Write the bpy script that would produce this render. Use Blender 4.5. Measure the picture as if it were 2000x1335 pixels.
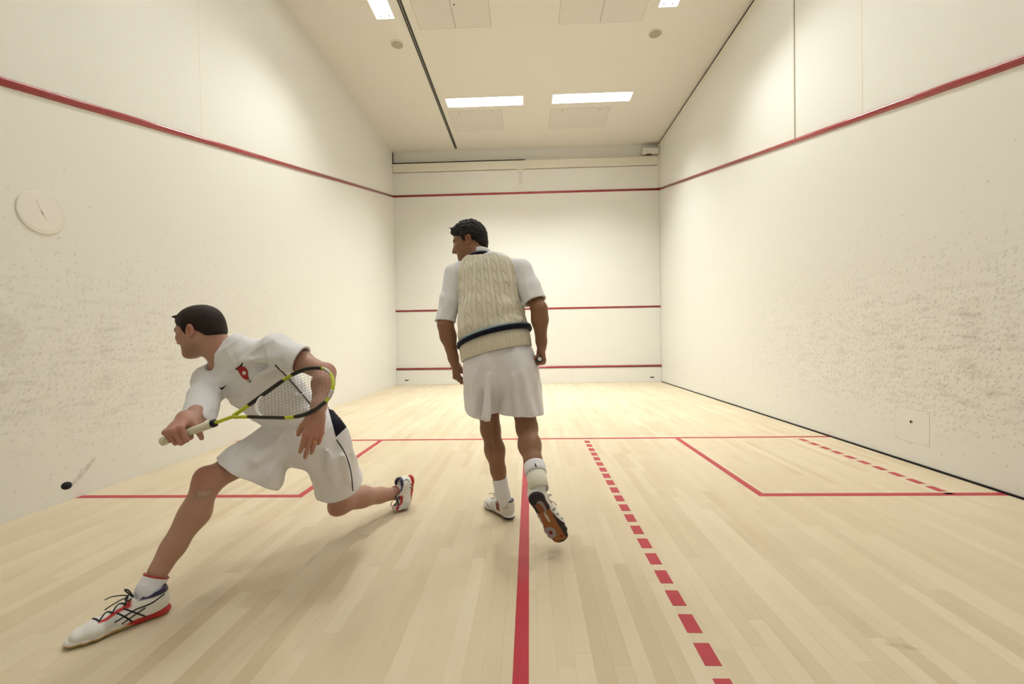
import bpy, bmesh, math, random
import numpy as np
from mathutils import Vector, Matrix
from mathutils.bvhtree import BVHTree

sc = bpy.context.scene
for o in list(bpy.data.objects):
    bpy.data.objects.remove(o)
COL = sc.collection
random.seed(7)

# ------------------------------------------------------------------ camera
FPX = 797.9
CAM = np.array([0.045, -0.140, 1.0826])
YAW, PITCH, ROLL = -0.0335, -0.0131, -0.0160
_f = np.array([math.sin(YAW) * math.cos(PITCH), math.cos(YAW) * math.cos(PITCH), math.sin(PITCH)])
_r = np.array([math.cos(YAW), -math.sin(YAW), 0.0])
_u = np.cross(_r, _f)
CR = _r * math.cos(ROLL) + _u * math.sin(ROLL)
CU = -_r * math.sin(ROLL) + _u * math.cos(ROLL)
CF = _f
PPX, PPY = 1006.7, 671.8
cam = bpy.data.cameras.new('camera')
cam.sensor_width = 36.0
cam.lens = FPX * 36.0 / 2000.0
cam.shift_x = -6.7 / 2000.0
cam.shift_y = 4.3 / 2000.0
cam.clip_start = 0.02
cam_o = bpy.data.objects.new('camera', cam)
COL.objects.link(cam_o)
m = Matrix.Identity(4)
for i in range(3):
    m[i][0], m[i][1], m[i][2], m[i][3] = CR[i], CU[i], -CF[i], CAM[i]
cam_o.matrix_world = m
sc.camera = cam_o


def at(px, py, d):
    """point of the court seen at photo pixel (px, py), d metres in front of the lens"""
    return CAM + d * (CF + CR * ((px - PPX) / FPX) - CU * ((py - PPY) / FPX))


def on_floor(px, py):
    v = CF + CR * ((px - PPX) / FPX) - CU * ((py - PPY) / FPX)
    return CAM - v * CAM[2] / v[2]


def proj(P):
    P = np.asarray(P) - CAM
    d = P @ CF
    return PPX + FPX * (P @ CR) / d, PPY - FPX * (P @ CU) / d, d


# ------------------------------------------------------------------ world, exposure, lamps
world = bpy.data.worlds.new('world')
world.use_nodes = True
world.node_tree.nodes['Background'].inputs[0].default_value = (1.0, 0.99, 0.96, 1)
world.node_tree.nodes['Background'].inputs[1].default_value = 0.15
sc.world = world
vs = sc.view_settings
vs.view_transform = 'Standard'
vs.look = 'None'
vs.gamma = 1.0
vs.use_curve_mapping = False
vs.exposure = -0.19
sc.cycles.use_denoising = True
sc.cycles.max_bounces = 7
sc.cycles.diffuse_bounces = 4
sc.cycles.use_adaptive_sampling = True
sc.cycles.adaptive_threshold = 0.07
sc.cycles.adaptive_min_samples = 16
sc.cycles.sample_clamp_indirect = 6.0

CEIL = 5.682
# fluorescent fixtures: (x centre, y centre, size along x, size along y)
FIXTURES = [(-0.74, 7.815, 1.50, 0.30), (1.32, 7.805, 1.52, 0.30),
            (-1.93, 4.95, 0.27, 1.50), (2.05, 4.95, 0.27, 1.50),
            (-1.93, 2.55, 0.27, 1.50), (2.05, 2.55, 0.27, 1.50),
            (-0.74, 0.75, 1.50, 0.30), (1.32, 0.75, 1.50, 0.30)]
POWER = [132, 132, 86, 86, 26, 26, 9, 9]
for (fx, fy, sx, sy), pw in zip(FIXTURES, POWER):
    L = bpy.data.lights.new('tube_light', 'AREA')
    L.shape = 'RECTANGLE'
    L.size, L.size_y = sx - 0.08, sy - 0.08
    L.energy = pw
    L.color = (0.985, 1.0, 0.975)
    L.spread = math.radians(104)
    lo = bpy.data.objects.new('tube_light', L)
    lo.location = (fx, fy, CEIL + 0.052)
    COL.objects.link(lo)


# ------------------------------------------------------------------ mesh helpers
def new_obj(name, verts, faces, mat=None, parent=None, smooth=False):
    me = bpy.data.meshes.new(name)
    me.from_pydata([tuple(map(float, v)) for v in verts], [], [tuple(int(i) for i in f) for f in faces])
    me.update()
    if smooth:
        me.polygons.foreach_set('use_smooth', [True] * len(me.polygons))
    o = bpy.data.objects.new(name, me)
    COL.objects.link(o)
    if mat is not None:
        me.materials.append(mat)
    if parent is not None:
        o.parent = parent
    return o


def from_bm(name, bm, mat=None, parent=None, smooth=False):
    me = bpy.data.meshes.new(name)
    bm.to_mesh(me)
    bm.free()
    if smooth:
        me.polygons.foreach_set('use_smooth', [True] * len(me.polygons))
    o = bpy.data.objects.new(name, me)
    COL.objects.link(o)
    if mat is not None:
        me.materials.append(mat)
    if parent is not None:
        o.parent = parent
    return o


def tag(o, label=None, cat=None, group=None, kind=None):
    if label:
        o['label'] = label
    if cat:
        o['category'] = cat
    if group:
        o['group'] = group
    if kind:
        o['kind'] = kind
    return o


def bm_box(bm, lo, hi, bevel=0.0):
    g = bmesh.ops.create_cube(bm, size=1.0)['verts']
    lo, hi = Vector(lo), Vector(hi)
    for v in g:
        v.co = Vector([(lo[i] + hi[i]) / 2 + v.co[i] * (hi[i] - lo[i]) for i in range(3)])
    if bevel > 0:
        es = list({e for v in g for e in v.link_edges})
        bmesh.ops.bevel(bm, geom=es, offset=bevel, segments=2, affect='EDGES', profile=0.5)


def box(name, lo, hi, mat, parent=None, bevel=0.0):
    bm = bmesh.new()
    bm_box(bm, lo, hi, bevel)
    return from_bm(name, bm, mat, parent)


def tube_geo(pts, r, seg=8, caps=True):
    """verts, faces of a round tube along a polyline (r a number or one radius per point)"""
    pts = [np.asarray(p, float) for p in pts]
    n = len(pts)
    rr = [r] * n if np.isscalar(r) else list(r)
    V, F = [], []
    up = np.array([0.13, 0.21, 0.97])
    for i, p in enumerate(pts):
        t = pts[min(i + 1, n - 1)] - pts[max(i - 1, 0)]
        t = t / (np.linalg.norm(t) + 1e-9)
        a = np.cross(t, up)
        if np.linalg.norm(a) < 1e-3:
            a = np.cross(t, [1, 0, 0])
        a /= np.linalg.norm(a)
        b = np.cross(t, a)
        up = np.cross(a, t) if i else up
        for k in range(seg):
            q = 2 * math.pi * k / seg
            V.append(p + rr[i] * (math.cos(q) * a + math.sin(q) * b))
    for i in range(n - 1):
        for k in range(seg):
            k2 = (k + 1) % seg
            F.append((i * seg + k, i * seg + k2, (i + 1) * seg + k2, (i + 1) * seg + k))
    if caps:
        F.append(tuple(range(seg))[::-1])
        F.append(tuple((n - 1) * seg + k for k in range(seg)))
    return V, F


def tube(name, pts, r, mat, parent=None, seg=8):
    V, F = tube_geo(pts, r, seg)
    return new_obj(name, V, F, mat, parent, smooth=True)


def join_geo(parts):
    V, F = [], []
    for v, f in parts:
        b = len(V)
        V += list(v)
        F += [tuple(i + b for i in q) for q in f]
    return V, F


def bezier(pts, n=24):
    """Catmull-Rom through the points"""
    P = [np.asarray(p, float) for p in pts]
    P = [2 * P[0] - P[1]] + P + [2 * P[-1] - P[-2]]
    out = []
    segs = len(P) - 3
    for s in range(segs):
        for k in range(n // segs + 1):
            t = k / (n // segs + 1)
            a, b, c, d = P[s:s + 4]
            out.append(0.5 * ((2 * b) + (c - a) * t + (2 * a - 5 * b + 4 * c - d) * t * t + (3 * b - a - 3 * c + d) * t ** 3))
    out.append(P[-2])
    return out


# ------------------------------------------------------------------ material helpers
class NT:
    def __init__(self, name):
        self.m = bpy.data.materials.new(name)
        self.m.use_nodes = True
        self.t = self.m.node_tree
        self.b = self.t.nodes['Principled BSDF']

    def n(self, typ, **kw):
        nd = self.t.nodes.new(typ)
        for k, v in kw.items():
            setattr(nd, k, v)
        return nd

    def l(self, a, b):
        self.t.links.new(a, b)

    def val(self, sock, v):
        if isinstance(v, bpy.types.NodeSocket):
            self.l(v, sock)
        else:
            sock.default_value = v

    def math(self, op, a, b=0.0, c=0.0, clamp=False):
        nd = self.n('ShaderNodeMath', operation=op, use_clamp=clamp)
        for s, v in zip(nd.inputs, (a, b, c)):
            self.val(s, v)
        return nd.outputs[0]

    def vmath(self, op, a, b=None, scale=None):
        nd = self.n('ShaderNodeVectorMath', operation=op)
        self.val(nd.inputs[0], a)
        if b is not None:
            self.val(nd.inputs[1], b)
        if scale is not None:
            self.val(nd.inputs['Scale'], scale)
        return nd.outputs['Value'] if op in ('LENGTH', 'DOT_PRODUCT', 'DISTANCE') else nd.outputs[0]

    def ss(self, x, a, b, lo=0.0, hi=1.0):
        nd = self.n('ShaderNodeMapRange', interpolation_type='SMOOTHSTEP')
        for i, v in enumerate((x, a, b, lo, hi)):
            self.val(nd.inputs[i], v)
        return nd.outputs[0]

    def mix(self, f, a, b, blend='MIX'):
        nd = self.n('ShaderNodeMix', data_type='RGBA', blend_type=blend)
        self.val(nd.inputs[0], f)
        for s, v in ((nd.inputs[6], a), (nd.inputs[7], b)):
            self.val(s, (*v, 1) if isinstance(v, tuple) and len(v) == 3 else v)
        return nd.outputs[2]

    def noise(self, vec, scale, detail=3.0, rough=0.55, dist=0.0):
        nd = self.n('ShaderNodeTexNoise')
        self.val(nd.inputs['Vector'], vec)
        nd.inputs['Scale'].default_value = scale
        nd.inputs['Detail'].default_value = detail
        nd.inputs['Roughness'].default_value = rough
        nd.inputs['Distortion'].default_value = dist
        return nd.outputs[0]

    def obj(self):
        return self.n('ShaderNodeTexCoord').outputs['Object']

    def bump(self, h, strength=0.3, dist=0.002):
        nd = self.n('ShaderNodeBump')
        nd.inputs['Strength'].default_value = strength
        nd.inputs['Distance'].default_value = dist
        self.val(nd.inputs['Height'], h)
        self.l(nd.outputs[0], self.b.inputs['Normal'])

    def scaled(self, vec, s):
        nd = self.n('ShaderNodeMapping')
        self.val(nd.inputs['Vector'], vec)
        nd.inputs['Scale'].default_value = s
        return nd.outputs[0]


def plain(name, col, rough=0.5, metal=0.0, spec=0.5, var=0.0, vscale=30.0, bump=0.0, bscale=300.0):
    t = NT(name)
    t.b.inputs['Roughness'].default_value = rough
    t.b.inputs['Metallic'].default_value = metal
    t.b.inputs['Specular IOR Level'].default_value = spec
    t.b.inputs['Base Color'].default_value = (*col, 1)
    if var > 0:
        nz = t.noise(t.obj(), vscale)
        dark = tuple(c * (1 - var) for c in col)
        lite = tuple(min(1, c * (1 + var * 0.6)) for c in col)
        t.l(t.mix(nz, dark, lite), t.b.inputs['Base Color'])
    if bump > 0:
        t.bump(t.noise(t.obj(), bscale, 2.0), bump, 0.001)
    return t.m


def emit(name, col, s):
    t = NT(name)
    t.b.inputs['Base Color'].default_value = (*col, 1)
    t.b.inputs['Emission Color'].default_value = (*col, 1)
    t.b.inputs['Emission Strength'].default_value = s
    return t.m


WALLC = (0.81, 0.803, 0.755)


def side_wall_mat(name, side):
    """cream painted wall; ball marks are scuffs and dents left by the ball, their shaded edge painted in, thick at playing height towards the back"""
    t = NT(name)
    p = t.obj()
    sp = t.n('ShaderNodeSeparateXYZ')
    t.l(p, sp.inputs[0])
    y, z = sp.outputs[1], sp.outputs[2]
    cb = t.n('ShaderNodeCombineXYZ')
    t.l(y, cb.inputs[0])
    t.l(z, cb.inputs[1])
    yz = cb.outputs[0]
    # how often the ball hits here
    yc, zc, sy, szu, szd = (2.75, 0.80, 2.15, 0.68, 0.36) if side == 'right' else (2.6, 0.80, 1.9, 0.70, 0.34)
    ey = t.math('POWER', t.math('DIVIDE', t.math('SUBTRACT', y, yc), sy), 2.0)
    dz = t.math('SUBTRACT', z, zc)
    up = t.math('DIVIDE', t.math('MAXIMUM', dz, 0.0), szu)
    dn = t.math('DIVIDE', t.math('MINIMUM', dz, 0.0), szd)
    ez = t.math('ADD', t.math('POWER', up, 2.0), t.math('POWER', t.math('ABSOLUTE', dn), 2.0))
    dens = t.math('EXPONENT', t.math('MULTIPLY', t.math('ADD', ey, ez), -1.0))
    patch = t.noise(yz, 3.0, 3.0)
    dens = t.math('MULTIPLY', dens, t.ss(patch, 0.25, 0.75, 0.55, 1.25))
    sgn = -1.0 if side == 'right' else 1.0
    total = None
    hsum = None
    for k, (cell, rad, seed, gain) in enumerate([(0.058, 0.32, 0.0, 1.0), (0.078, 0.25, 3.7, 1.0), (0.047, 0.40, 8.1, 0.9), (0.053, 0.34, 12.4, 1.0)]):
        q = t.vmath('ADD', t.vmath('SCALE', yz, scale=1.0 / cell), (seed, seed * 1.7, 0))
        vo = t.n('ShaderNodeTexVoronoi', voronoi_dimensions='2D', feature='F1')
        t.l(q, vo.inputs['Vector'])
        vo.inputs['Scale'].default_value = 1.0
        v = t.vmath('SUBTRACT', q, vo.outputs['Position'])
        r = t.vmath('LENGTH', v)
        inside = t.ss(r, rad * 0.86, rad, 1.0, 0.0)
        along = t.vmath('DOT_PRODUCT', v, (0.80 * sgn, -0.60, 0))  # each dent's shaded lower edge, painted as a dark crescent
        sh = t.ss(along, -0.2 * rad, rad, 0.0, 1.0)
        sh = t.math('POWER', sh, 3.2)
        cs = t.n('ShaderNodeSeparateColor')
        t.l(vo.outputs['Color'], cs.inputs[0])
        on = t.math('LESS_THAN', cs.outputs[0], t.math('ADD', t.math('MULTIPLY', dens, gain * (1.45 if side == 'right' else 1.15)), t.ss(z, 1.6, 2.8, 0.012, 0.0)))
        amt = t.math('MULTIPLY', t.math('MULTIPLY', inside, sh), t.math('MULTIPLY', on, t.math('ADD', t.math('MULTIPLY', cs.outputs[1], 0.75), 0.25)))
        total = amt if total is None else t.math('MAXIMUM', total, amt)
    # rubbed dirt in the same zone
    sm = t.noise(t.scaled(yz, (5.0, 16.0, 1.0)), 1.0, 3.0, 0.65)
    dirt = t.math('MULTIPLY', t.ss(sm, 0.45, 0.78), dens)
    fine = t.noise(t.scaled(yz, (22.0, 40.0, 1.0)), 1.0, 3.0, 0.6)
    dirt = t.math('MULTIPLY', dirt, t.ss(fine, 0.3, 0.7, 0.4, 1.0))
    # a few dark streaks low down
    st = t.noise(t.scaled(yz, (9.0, 26.0, 1.0)), 1.0, 2.0, 0.4, 0.4)
    low = t.math('MULTIPLY', t.ss(z, 0.05, 0.25, 0.4, 1.0), t.ss(z, 0.5, 1.0, 1.0, 0.0))
    streak = t.math('MULTIPLY', t.ss(st, 0.735, 0.78), t.math('MULTIPLY', low, 0.5))
    base = t.mix(t.noise(p, 0.9, 2.0), tuple(c * 0.985 for c in WALLC), WALLC)
    c1 = t.mix(t.math('MULTIPLY', dirt, 0.95 if side == 'right' else 0.65), base, (0.46, 0.43, 0.37))
    c2 = t.mix(t.math('MULTIPLY', total, 0.80 if side == 'right' else 0.58), c1, (0.36, 0.33, 0.26))
    c3 = t.mix(streak, c2, (0.25, 0.22, 0.16))
    if side == 'left':      # one long scrape low down, one broad faint reflection painted as a dark patch
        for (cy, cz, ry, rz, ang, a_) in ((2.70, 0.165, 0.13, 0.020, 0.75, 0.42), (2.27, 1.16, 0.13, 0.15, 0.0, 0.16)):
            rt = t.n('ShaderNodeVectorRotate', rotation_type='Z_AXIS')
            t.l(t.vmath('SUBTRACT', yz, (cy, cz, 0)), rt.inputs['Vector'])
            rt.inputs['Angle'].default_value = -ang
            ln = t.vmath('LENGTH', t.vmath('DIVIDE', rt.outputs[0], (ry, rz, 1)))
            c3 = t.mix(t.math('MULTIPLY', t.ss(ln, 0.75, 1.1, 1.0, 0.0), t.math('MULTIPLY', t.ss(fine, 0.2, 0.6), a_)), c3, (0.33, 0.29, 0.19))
    t.l(c3, t.b.inputs['Base Color'])
    t.b.inputs['Roughness'].default_value = 0.38
    t.b.inputs['Specular IOR Level'].default_value = 0.35
    t.bump(t.math('ADD', t.math('MULTIPLY', total, -1.0), t.math('MULTIPLY', t.noise(p, 120.0, 2.0), 0.12)), 0.12, 0.002)
    return t.m


def floor_mat():
    t = NT('maple')
    p = t.obj()
    at_ = t.n('ShaderNodeAttribute', attribute_name='tone')
    tone = at_.outputs['Fac']
    off = t.n('ShaderNodeCombineXYZ')
    t.l(t.math('MULTIPLY', tone, 37.0), off.inputs[0])
    t.l(t.math('MULTIPLY', tone, 91.0), off.inputs[1])
    q = t.vmath('ADD', p, off.outputs[0])
    grain = t.noise(t.scaled(q, (70.0, 3.0, 1.0)), 1.0, 4.0, 0.6, 0.3)
    cloud = t.noise(t.scaled(q, (9.0, 2.2, 1.0)), 1.0, 3.0, 0.6)
    c = t.n('ShaderNodeValToRGB')
    cr = c.color_ramp
    cr.elements[0].position = 0.0
    cr.elements[0].color = (0.525, 0.415, 0.262, 1)
    cr.elements[1].position = 1.0
    cr.elements[1].color = (0.69, 0.60, 0.445, 1)
    e = cr.elements.new(0.35)
    e.color = (0.60, 0.50, 0.342, 1)
    e = cr.elements.new(0.7)
    e.color = (0.645, 0.548, 0.385, 1)
    f = t.math('ADD', t.math('MULTIPLY', tone, 0.60), t.math('MULTIPLY', t.math('SUBTRACT', grain, 0.5), 0.26))
    f = t.math('ADD', f, t.math('ADD', t.math('MULTIPLY', t.math('SUBTRACT', cloud, 0.5), 0.4), 0.20), clamp=True)
    t.l(f, c.inputs[0])
    # small scuffs
    sc_ = t.noise(t.scaled(p, (14.0, 7.0, 1.0)), 1.0, 2.0, 0.5, 0.6)
    scuff = t.math('MULTIPLY', t.ss(sc_, 0.80, 0.84), 0.45)
    dust = t.math('MULTIPLY', t.ss(t.noise(p, 1.3, 4.0), 0.35, 0.75), 0.16)
    col = t.mix(dust, c.outputs[0], (0.86, 0.78, 0.63))
    col = t.mix(scuff, col, (0.30, 0.22, 0.13))
    for (sx_, sy_, rx, ry, ang, a_) in ((1.318, 1.30, 0.060, 0.014, -0.25, 0.55), (0.13, 1.86, 0.045, 0.012, 0.5, 0.30), (0.60, 1.10, 0.02, 0.01, 0.3, 0.4)):  # smudges; the middle one is the lifted foot's cast shadow painted on
        rt = t.n('ShaderNodeVectorRotate', rotation_type='Z_AXIS')
        t.l(t.vmath('SUBTRACT', p, (sx_, sy_, 0)), rt.inputs['Vector'])
        rt.inputs['Angle'].default_value = -ang
        ln = t.vmath('LENGTH', t.vmath('DIVIDE', rt.outputs[0], (rx, ry, 1)))
        col = t.mix(t.math('MULTIPLY', t.ss(ln, 0.4, 1.2, 1.0, 0.0), t.math('MULTIPLY', t.ss(cloud, 0.3, 0.6), a_)), col, (0.26, 0.19, 0.11))
    t.l(col, t.b.inputs['Base Color'])
    t.b.inputs['Roughness'].default_value = 0.42
    t.b.inputs['Specular IOR Level'].default_value = 0.18
    t.bump(grain, 0.05, 0.001)
    return t.m


M = {}
M['wall'] = plain('cream_wall_paint', WALLC, 0.45, spec=0.35, var=0.02, vscale=1.2)
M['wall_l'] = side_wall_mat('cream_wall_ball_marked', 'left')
M['wall_r'] = side_wall_mat('cream_wall_ball_marked_heavy', 'right')
M['ceil'] = plain('ceiling_paint', (0.80, 0.765, 0.69), 0.75, var=0.02, vscale=1.0)
M['hatch'] = plain('hatch_paint', (0.74, 0.71, 0.64), 0.7, var=0.02, vscale=2.0)
M['trim'] = plain('cream_trim_paint', (0.80, 0.76, 0.65), 0.5, var=0.03, vscale=3.0)
M['red_rail'] = plain('red_rail_paint', (0.34, 0.018, 0.028), 0.24, spec=0.7, var=0.06, vscale=5.0)
for k_, v_ in (('Coat Weight', 0.6), ('Coat Roughness', 0.14)):
    M['red_rail'].node_tree.nodes['Principled BSDF'].inputs[k_].default_value = v_
M['red_line'] = plain('red_line_paint', (0.44, 0.024, 0.043), 0.40, spec=0.4, var=0.14, vscale=14.0)
M['black'] = plain('black_gap', (0.012, 0.012, 0.012), 0.7, spec=0.2, var=0.2)
M['seam'] = plain('seam_shadow_grey', (0.42, 0.39, 0.31), 0.7, var=0.05)
M['floor'] = floor_mat()
M['subfloor'] = plain('dark_subfloor', (0.30, 0.20, 0.11), 0.8, var=0.1)
M['track'] = plain('dark_track_metal', (0.06, 0.06, 0.045), 0.5, 0.3, var=0.1)
M['alu'] = plain('aluminium', (0.55, 0.54, 0.50), 0.35, 0.7, var=0.05)
M['speaker'] = plain('speaker_grille', (0.44, 0.40, 0.30), 0.7, var=0.10, vscale=200)
M['tube'] = emit('fluorescent_tube', (1.0, 0.98, 0.95), 9.0)
M['tube'].cycles.emission_sampling = 'NONE'
M['white_metal'] = plain('white_enamel', (0.88, 0.87, 0.84), 0.35, var=0.02)
M['grey'] = plain('grey_plastic', (0.40, 0.39, 0.36), 0.5, var=0.05)
# ------------------------------------------------------------------ the court
W, LEN = 3.2, 9.75
FW_TOP = 5.15


def holes_plane(name, x0, x1, y0, y1, z, th, holes, mat):
    """a slab with rectangular openings, seen from below"""
    xs = sorted({x0, x1, *[h[0] for h in holes], *[h[1] for h in holes]})
    ys = sorted({y0, y1, *[h[2] for h in holes], *[h[3] for h in holes]})
    bm = bmesh.new()
    for i in range(len(xs) - 1):
        for j in range(len(ys) - 1):
            cx, cy = (xs[i] + xs[i + 1]) / 2, (ys[j] + ys[j + 1]) / 2
            if any(h[0] < cx < h[1] and h[2] < cy < h[3] for h in holes):
                continue
            bm_box(bm, (xs[i], ys[j], z), (xs[i + 1], ys[j + 1], z + th))
    return from_bm(name, bm, mat)


ceiling = holes_plane('ceiling', -W - 0.1, W + 0.1, -0.6, LEN + 0.25, CEIL, 0.05,
                      [(fx - sx / 2, fx + sx / 2, fy - sy / 2, fy + sy / 2) for fx, fy, sx, sy in FIXTURES], M['ceil'])
tag(ceiling, 'cream ceiling with recessed strip lights and hatches', kind='structure')
wall_front = box('wall_front', (-W - 0.1, LEN, 0.0), (W + 0.1, LEN + 0.2, FW_TOP), M['wall'])
tag(wall_front, 'cream front wall with three red lines', kind='structure')
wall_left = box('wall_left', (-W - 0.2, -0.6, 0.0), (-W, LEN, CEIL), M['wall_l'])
tag(wall_left, 'cream left side wall scuffed by ball marks', kind='structure')
wall_right = box('wall_right', (W, -0.6, 0.014), (W + 0.2, LEN, CEIL - 0.045), M['wall_r'])
tag(wall_right, 'cream right side wall thick with ball marks', kind='structure')
unseen_bounce_wall = box('unseen_bounce_wall', (-W - 0.2, -0.8, 0.0), (W + 0.2, -0.6, CEIL), M['wall'])  # unseen behind the lens, put in to bounce light back
tag(unseen_bounce_wall, 'plain unseen wall behind the court', kind='structure')

# upper end of the court: set-back strip, beam, bracket
box('recess_panel', (-W - 0.1, LEN + 0.06, FW_TOP), (W + 0.1, LEN + 0.2, CEIL), M['wall'], wall_front)
beam = box('trim_1', (-W + 0.005, LEN - 0.035, 5.165), (W - 0.03, LEN + 0.06, 5.362), M['trim'], bevel=0.006)
tag(beam, 'long cream beam across the top of the front wall', kind='structure')
box('shadow_joint', (-W + 0.005, LEN - 0.036, 5.366), (0.01, LEN + 0.055, 5.382), M['black'], beam)
box('shadow_joint', (0.01, LEN - 0.034, 5.366), (W - 0.03, LEN + 0.055, 5.376), M['trim'], beam)
t2 = box('trim_2', (W - 0.035, LEN - 0.05, 4.62), (W - 0.0, LEN, CEIL - 0.05), M['trim'], bevel=0.004)
tag(t2, 'narrow cream post in the top right corner', kind='structure')
t3 = box('trim_3', (-W, LEN - 0.03, 5.16), (-W + 0.014, LEN, 5.64), M['black'])
tag(t3, 'dark gap in the top left corner', kind='structure')
t4 = box('trim_4', (W - 0.018, -0.6, CEIL - 0.12), (W, LEN - 0.05, CEIL - 0.047), M['trim'], bevel=0.003)
tag(t4, 'cream strip along the top of the right wall', kind='structure')
t5 = box('trim_5', (W - 0.002, -0.6, CEIL - 0.045), (W + 0.1, LEN, CEIL), M['black'])
tag(t5, 'black gap between right wall and ceiling', kind='structure')
b1 = box('baseboard_right', (W - 0.012, -0.6, 0.0), (W + 0.1, LEN, 0.013), M['black'])
tag(b1, 'black gap strip at the foot of the right wall', kind='structure')


# red out-of-court rails: half-round battens
def rail(p0, p1, nrm, h, d, mat, parent, name='red_rail'):
    p0, p1, nrm = np.array(p0), np.array(p1), np.array(nrm, float)
    t = (p1 - p0) / np.linalg.norm(p1 - p0)
    up = np.cross(t, nrm)
    up = up if up[2] > 0 else -up
    prof = [(-h / 2 * math.cos(q), d * math.sin(q)) for q in np.linspace(0, math.pi, 13)]
    V = [p + up * a + nrm * b for p in (p0, p1) for a, b in prof]
    n = len(prof)
    F = [(i, i + 1, n + i + 1, n + i) for i in range(n - 1)] + [tuple(range(n)), tuple(range(2 * n - 1, n - 1, -1))]
    o = new_obj(name, V, F, mat, parent, True)
    bm = bmesh.new()
    bm.from_mesh(o.data)
    bmesh.ops.recalc_face_normals(bm, faces=bm.faces)
    bm.to_mesh(o.data)
    bm.free()
    return o


zo = 4.592
rail((-W, LEN, zo), (-W, -0.6, zo - 2.44 * (LEN + 0.6) / LEN), (1, 0, 0), 0.055, 0.022, M['red_rail'], wall_left)
rail((W, LEN, zo), (W, -0.6, zo - 2.44 * (LEN + 0.6) / LEN), (-1, 0, 0), 0.055, 0.022, M['red_rail'], wall_right)
rail((-W, LEN, zo), (W, LEN, zo), (0, -1, 0), 0.052, 0.022, M['red_rail'], wall_front)
rail((-W, LEN, 1.803), (W, LEN, 1.803), (0, -1, 0), 0.046, 0.012, M['red_rail'], wall_front)

# joints between the wall panels above the rail
zr = lambda y: zo - 2.44 * (LEN - y) / LEN
sj = box('joint_strip', (W - 0.006, 4.783, zr(4.79) + 0.03), (W, 4.805, CEIL - 0.12), M['seam'], wall_right)
box('joint_strip', (W - 0.010, 4.788, zr(4.79) + 0.03), (W, 4.797, CEIL - 0.12), M['trim'], wall_right)
box('joint_strip', (W - 0.0015, 3.822, zr(3.82) + 0.03), (W, 3.830, CEIL - 0.12), M['trim'], wall_right)
box('joint_strip', (-W, 3.868, zr(3.87) + 0.03), (-W + 0.001, 3.871, CEIL), M['trim'], wall_left)
box('corner_joint', (W - 0.004, LEN - 0.004, 0.0), (W, LEN, 4.62), M['seam'], wall_right)
box('corner_joint', (-W, LEN - 0.003, 0.0), (-W + 0.003, LEN, 5.15), M['trim'], wall_left)

# tin board
tin = bpy.data.objects.new('tin_board', None)
tin.location = (0, LEN, 0)
COL.objects.link(tin)
tag(tin, 'low cream tin board with red top rail at the foot of the front wall', 'tin board')


def child(o, p):
    o.parent = p
    o.matrix_parent_inverse = p.matrix_basis.inverted()
    return o


xs = [-W + 0.002, -1.07, 1.07, W - 0.002]
for i in range(3):
    child(box('panel', (xs[i] + 0.001, LEN - 0.03, 0.002), (xs[i + 1] - 0.001, LEN - 0.001, 0.362), M['wall'], bevel=0.0015), tin)
child(rail((-W, LEN - 0.002, 0.388), (W, LEN - 0.002, 0.388), (0, -1, 0), 0.05, 0.045, M['red_rail'], None, 'top_rail'), tin)
for xx in (-2.954, 0.261, 2.972):
    s = child(box('slot', (xx - 0.042, LEN - 0.034, 0.104), (xx + 0.042, LEN - 0.028, 0.122), M['black'], bevel=0.004), tin)
    child(box('slot_rim', (xx - 0.05, LEN - 0.0315, 0.098), (xx + 0.05, LEN - 0.0295, 0.128), M['grey'], bevel=0.0005), tin)

# ---- floor
floor = box('floor', (-W - 0.1, -0.6, -0.12), (W + 0.1, LEN + 0.1, -0.02), M['subfloor'])
tag(floor, 'pale maple strip floor with red court lines', kind='structure')
PW = 0.0615
rng = np.random.default_rng(5)
planks = []
nrow = int(math.ceil(2 * W / PW))
for i in range(nrow):
    xa = -W + i * PW
    xb = min(xa + PW, W)
    y = -0.6 - rng.uniform(0, 0.7)
    prev = None
    while y < LEN:
        ln = rng.choice([0.45, 0.6, 0.75, 0.9, 1.1, 1.35]) * rng.uniform(0.85, 1.15)
        ya, yb = max(y, -0.6), min(y + ln, LEN - 0.001)
        if LEN - yb < 0.2:
            yb = LEN - 0.001
        y = yb if yb >= LEN - 0.002 else y + ln
        if yb - ya > 0.02:
            planks.append((xa, xb, ya, yb, float(np.clip(rng.normal(0.5, 0.27), 0, 1))))
        if yb >= LEN - 0.002:
            break


def plank_geo(xa, xb, ya, yb, dz):
    g = 0.00005
    c = 0.0003
    t_, b_ = dz, -0.02
    V = [(xa + g, ya + g, b_), (xb - g, ya + g, b_), (xb - g, yb - g, b_), (xa + g, yb - g, b_),
         (xa + g, ya + g, t_ - c), (xb - g, ya + g, t_ - c), (xb - g, yb - g, t_ - c), (xa + g, yb - g, t_ - c),
         (xa + g + c, ya + g + c, t_), (xb - g - c, ya + g + c, t_), (xb - g - c, yb - g - c, t_), (xa + g + c, yb - g - c, t_)]
    F = [(0, 1, 5, 4), (1, 2, 6, 5), (2, 3, 7, 6), (3, 0, 4, 7), (4, 5, 9, 8), (5, 6, 10, 9), (6, 7, 11, 10), (7, 4, 8, 11), (8, 9, 10, 11)]
    return V, F


def apparent(p):
    px, py, d = proj(((p[0] + p[1]) / 2, (p[2] + p[3]) / 2, 0))
    vis = d > 0.5 and -60 < px < 2060 and 640 < py < 1420
    if d > 0.3 and not vis:      # a long plank may still reach into view
        for yy in (p[2], p[3]):
            a, b, c = proj(((p[0] + p[1]) / 2, yy, 0))
            vis = vis or (c > 0.5 and 0 < a < 2000 and 640 < b < 1335)
    return (p[3] - p[2]) / max(d, 0.4) ** 3 if vis else 0.0


planks.sort(key=apparent, reverse=True)


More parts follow.
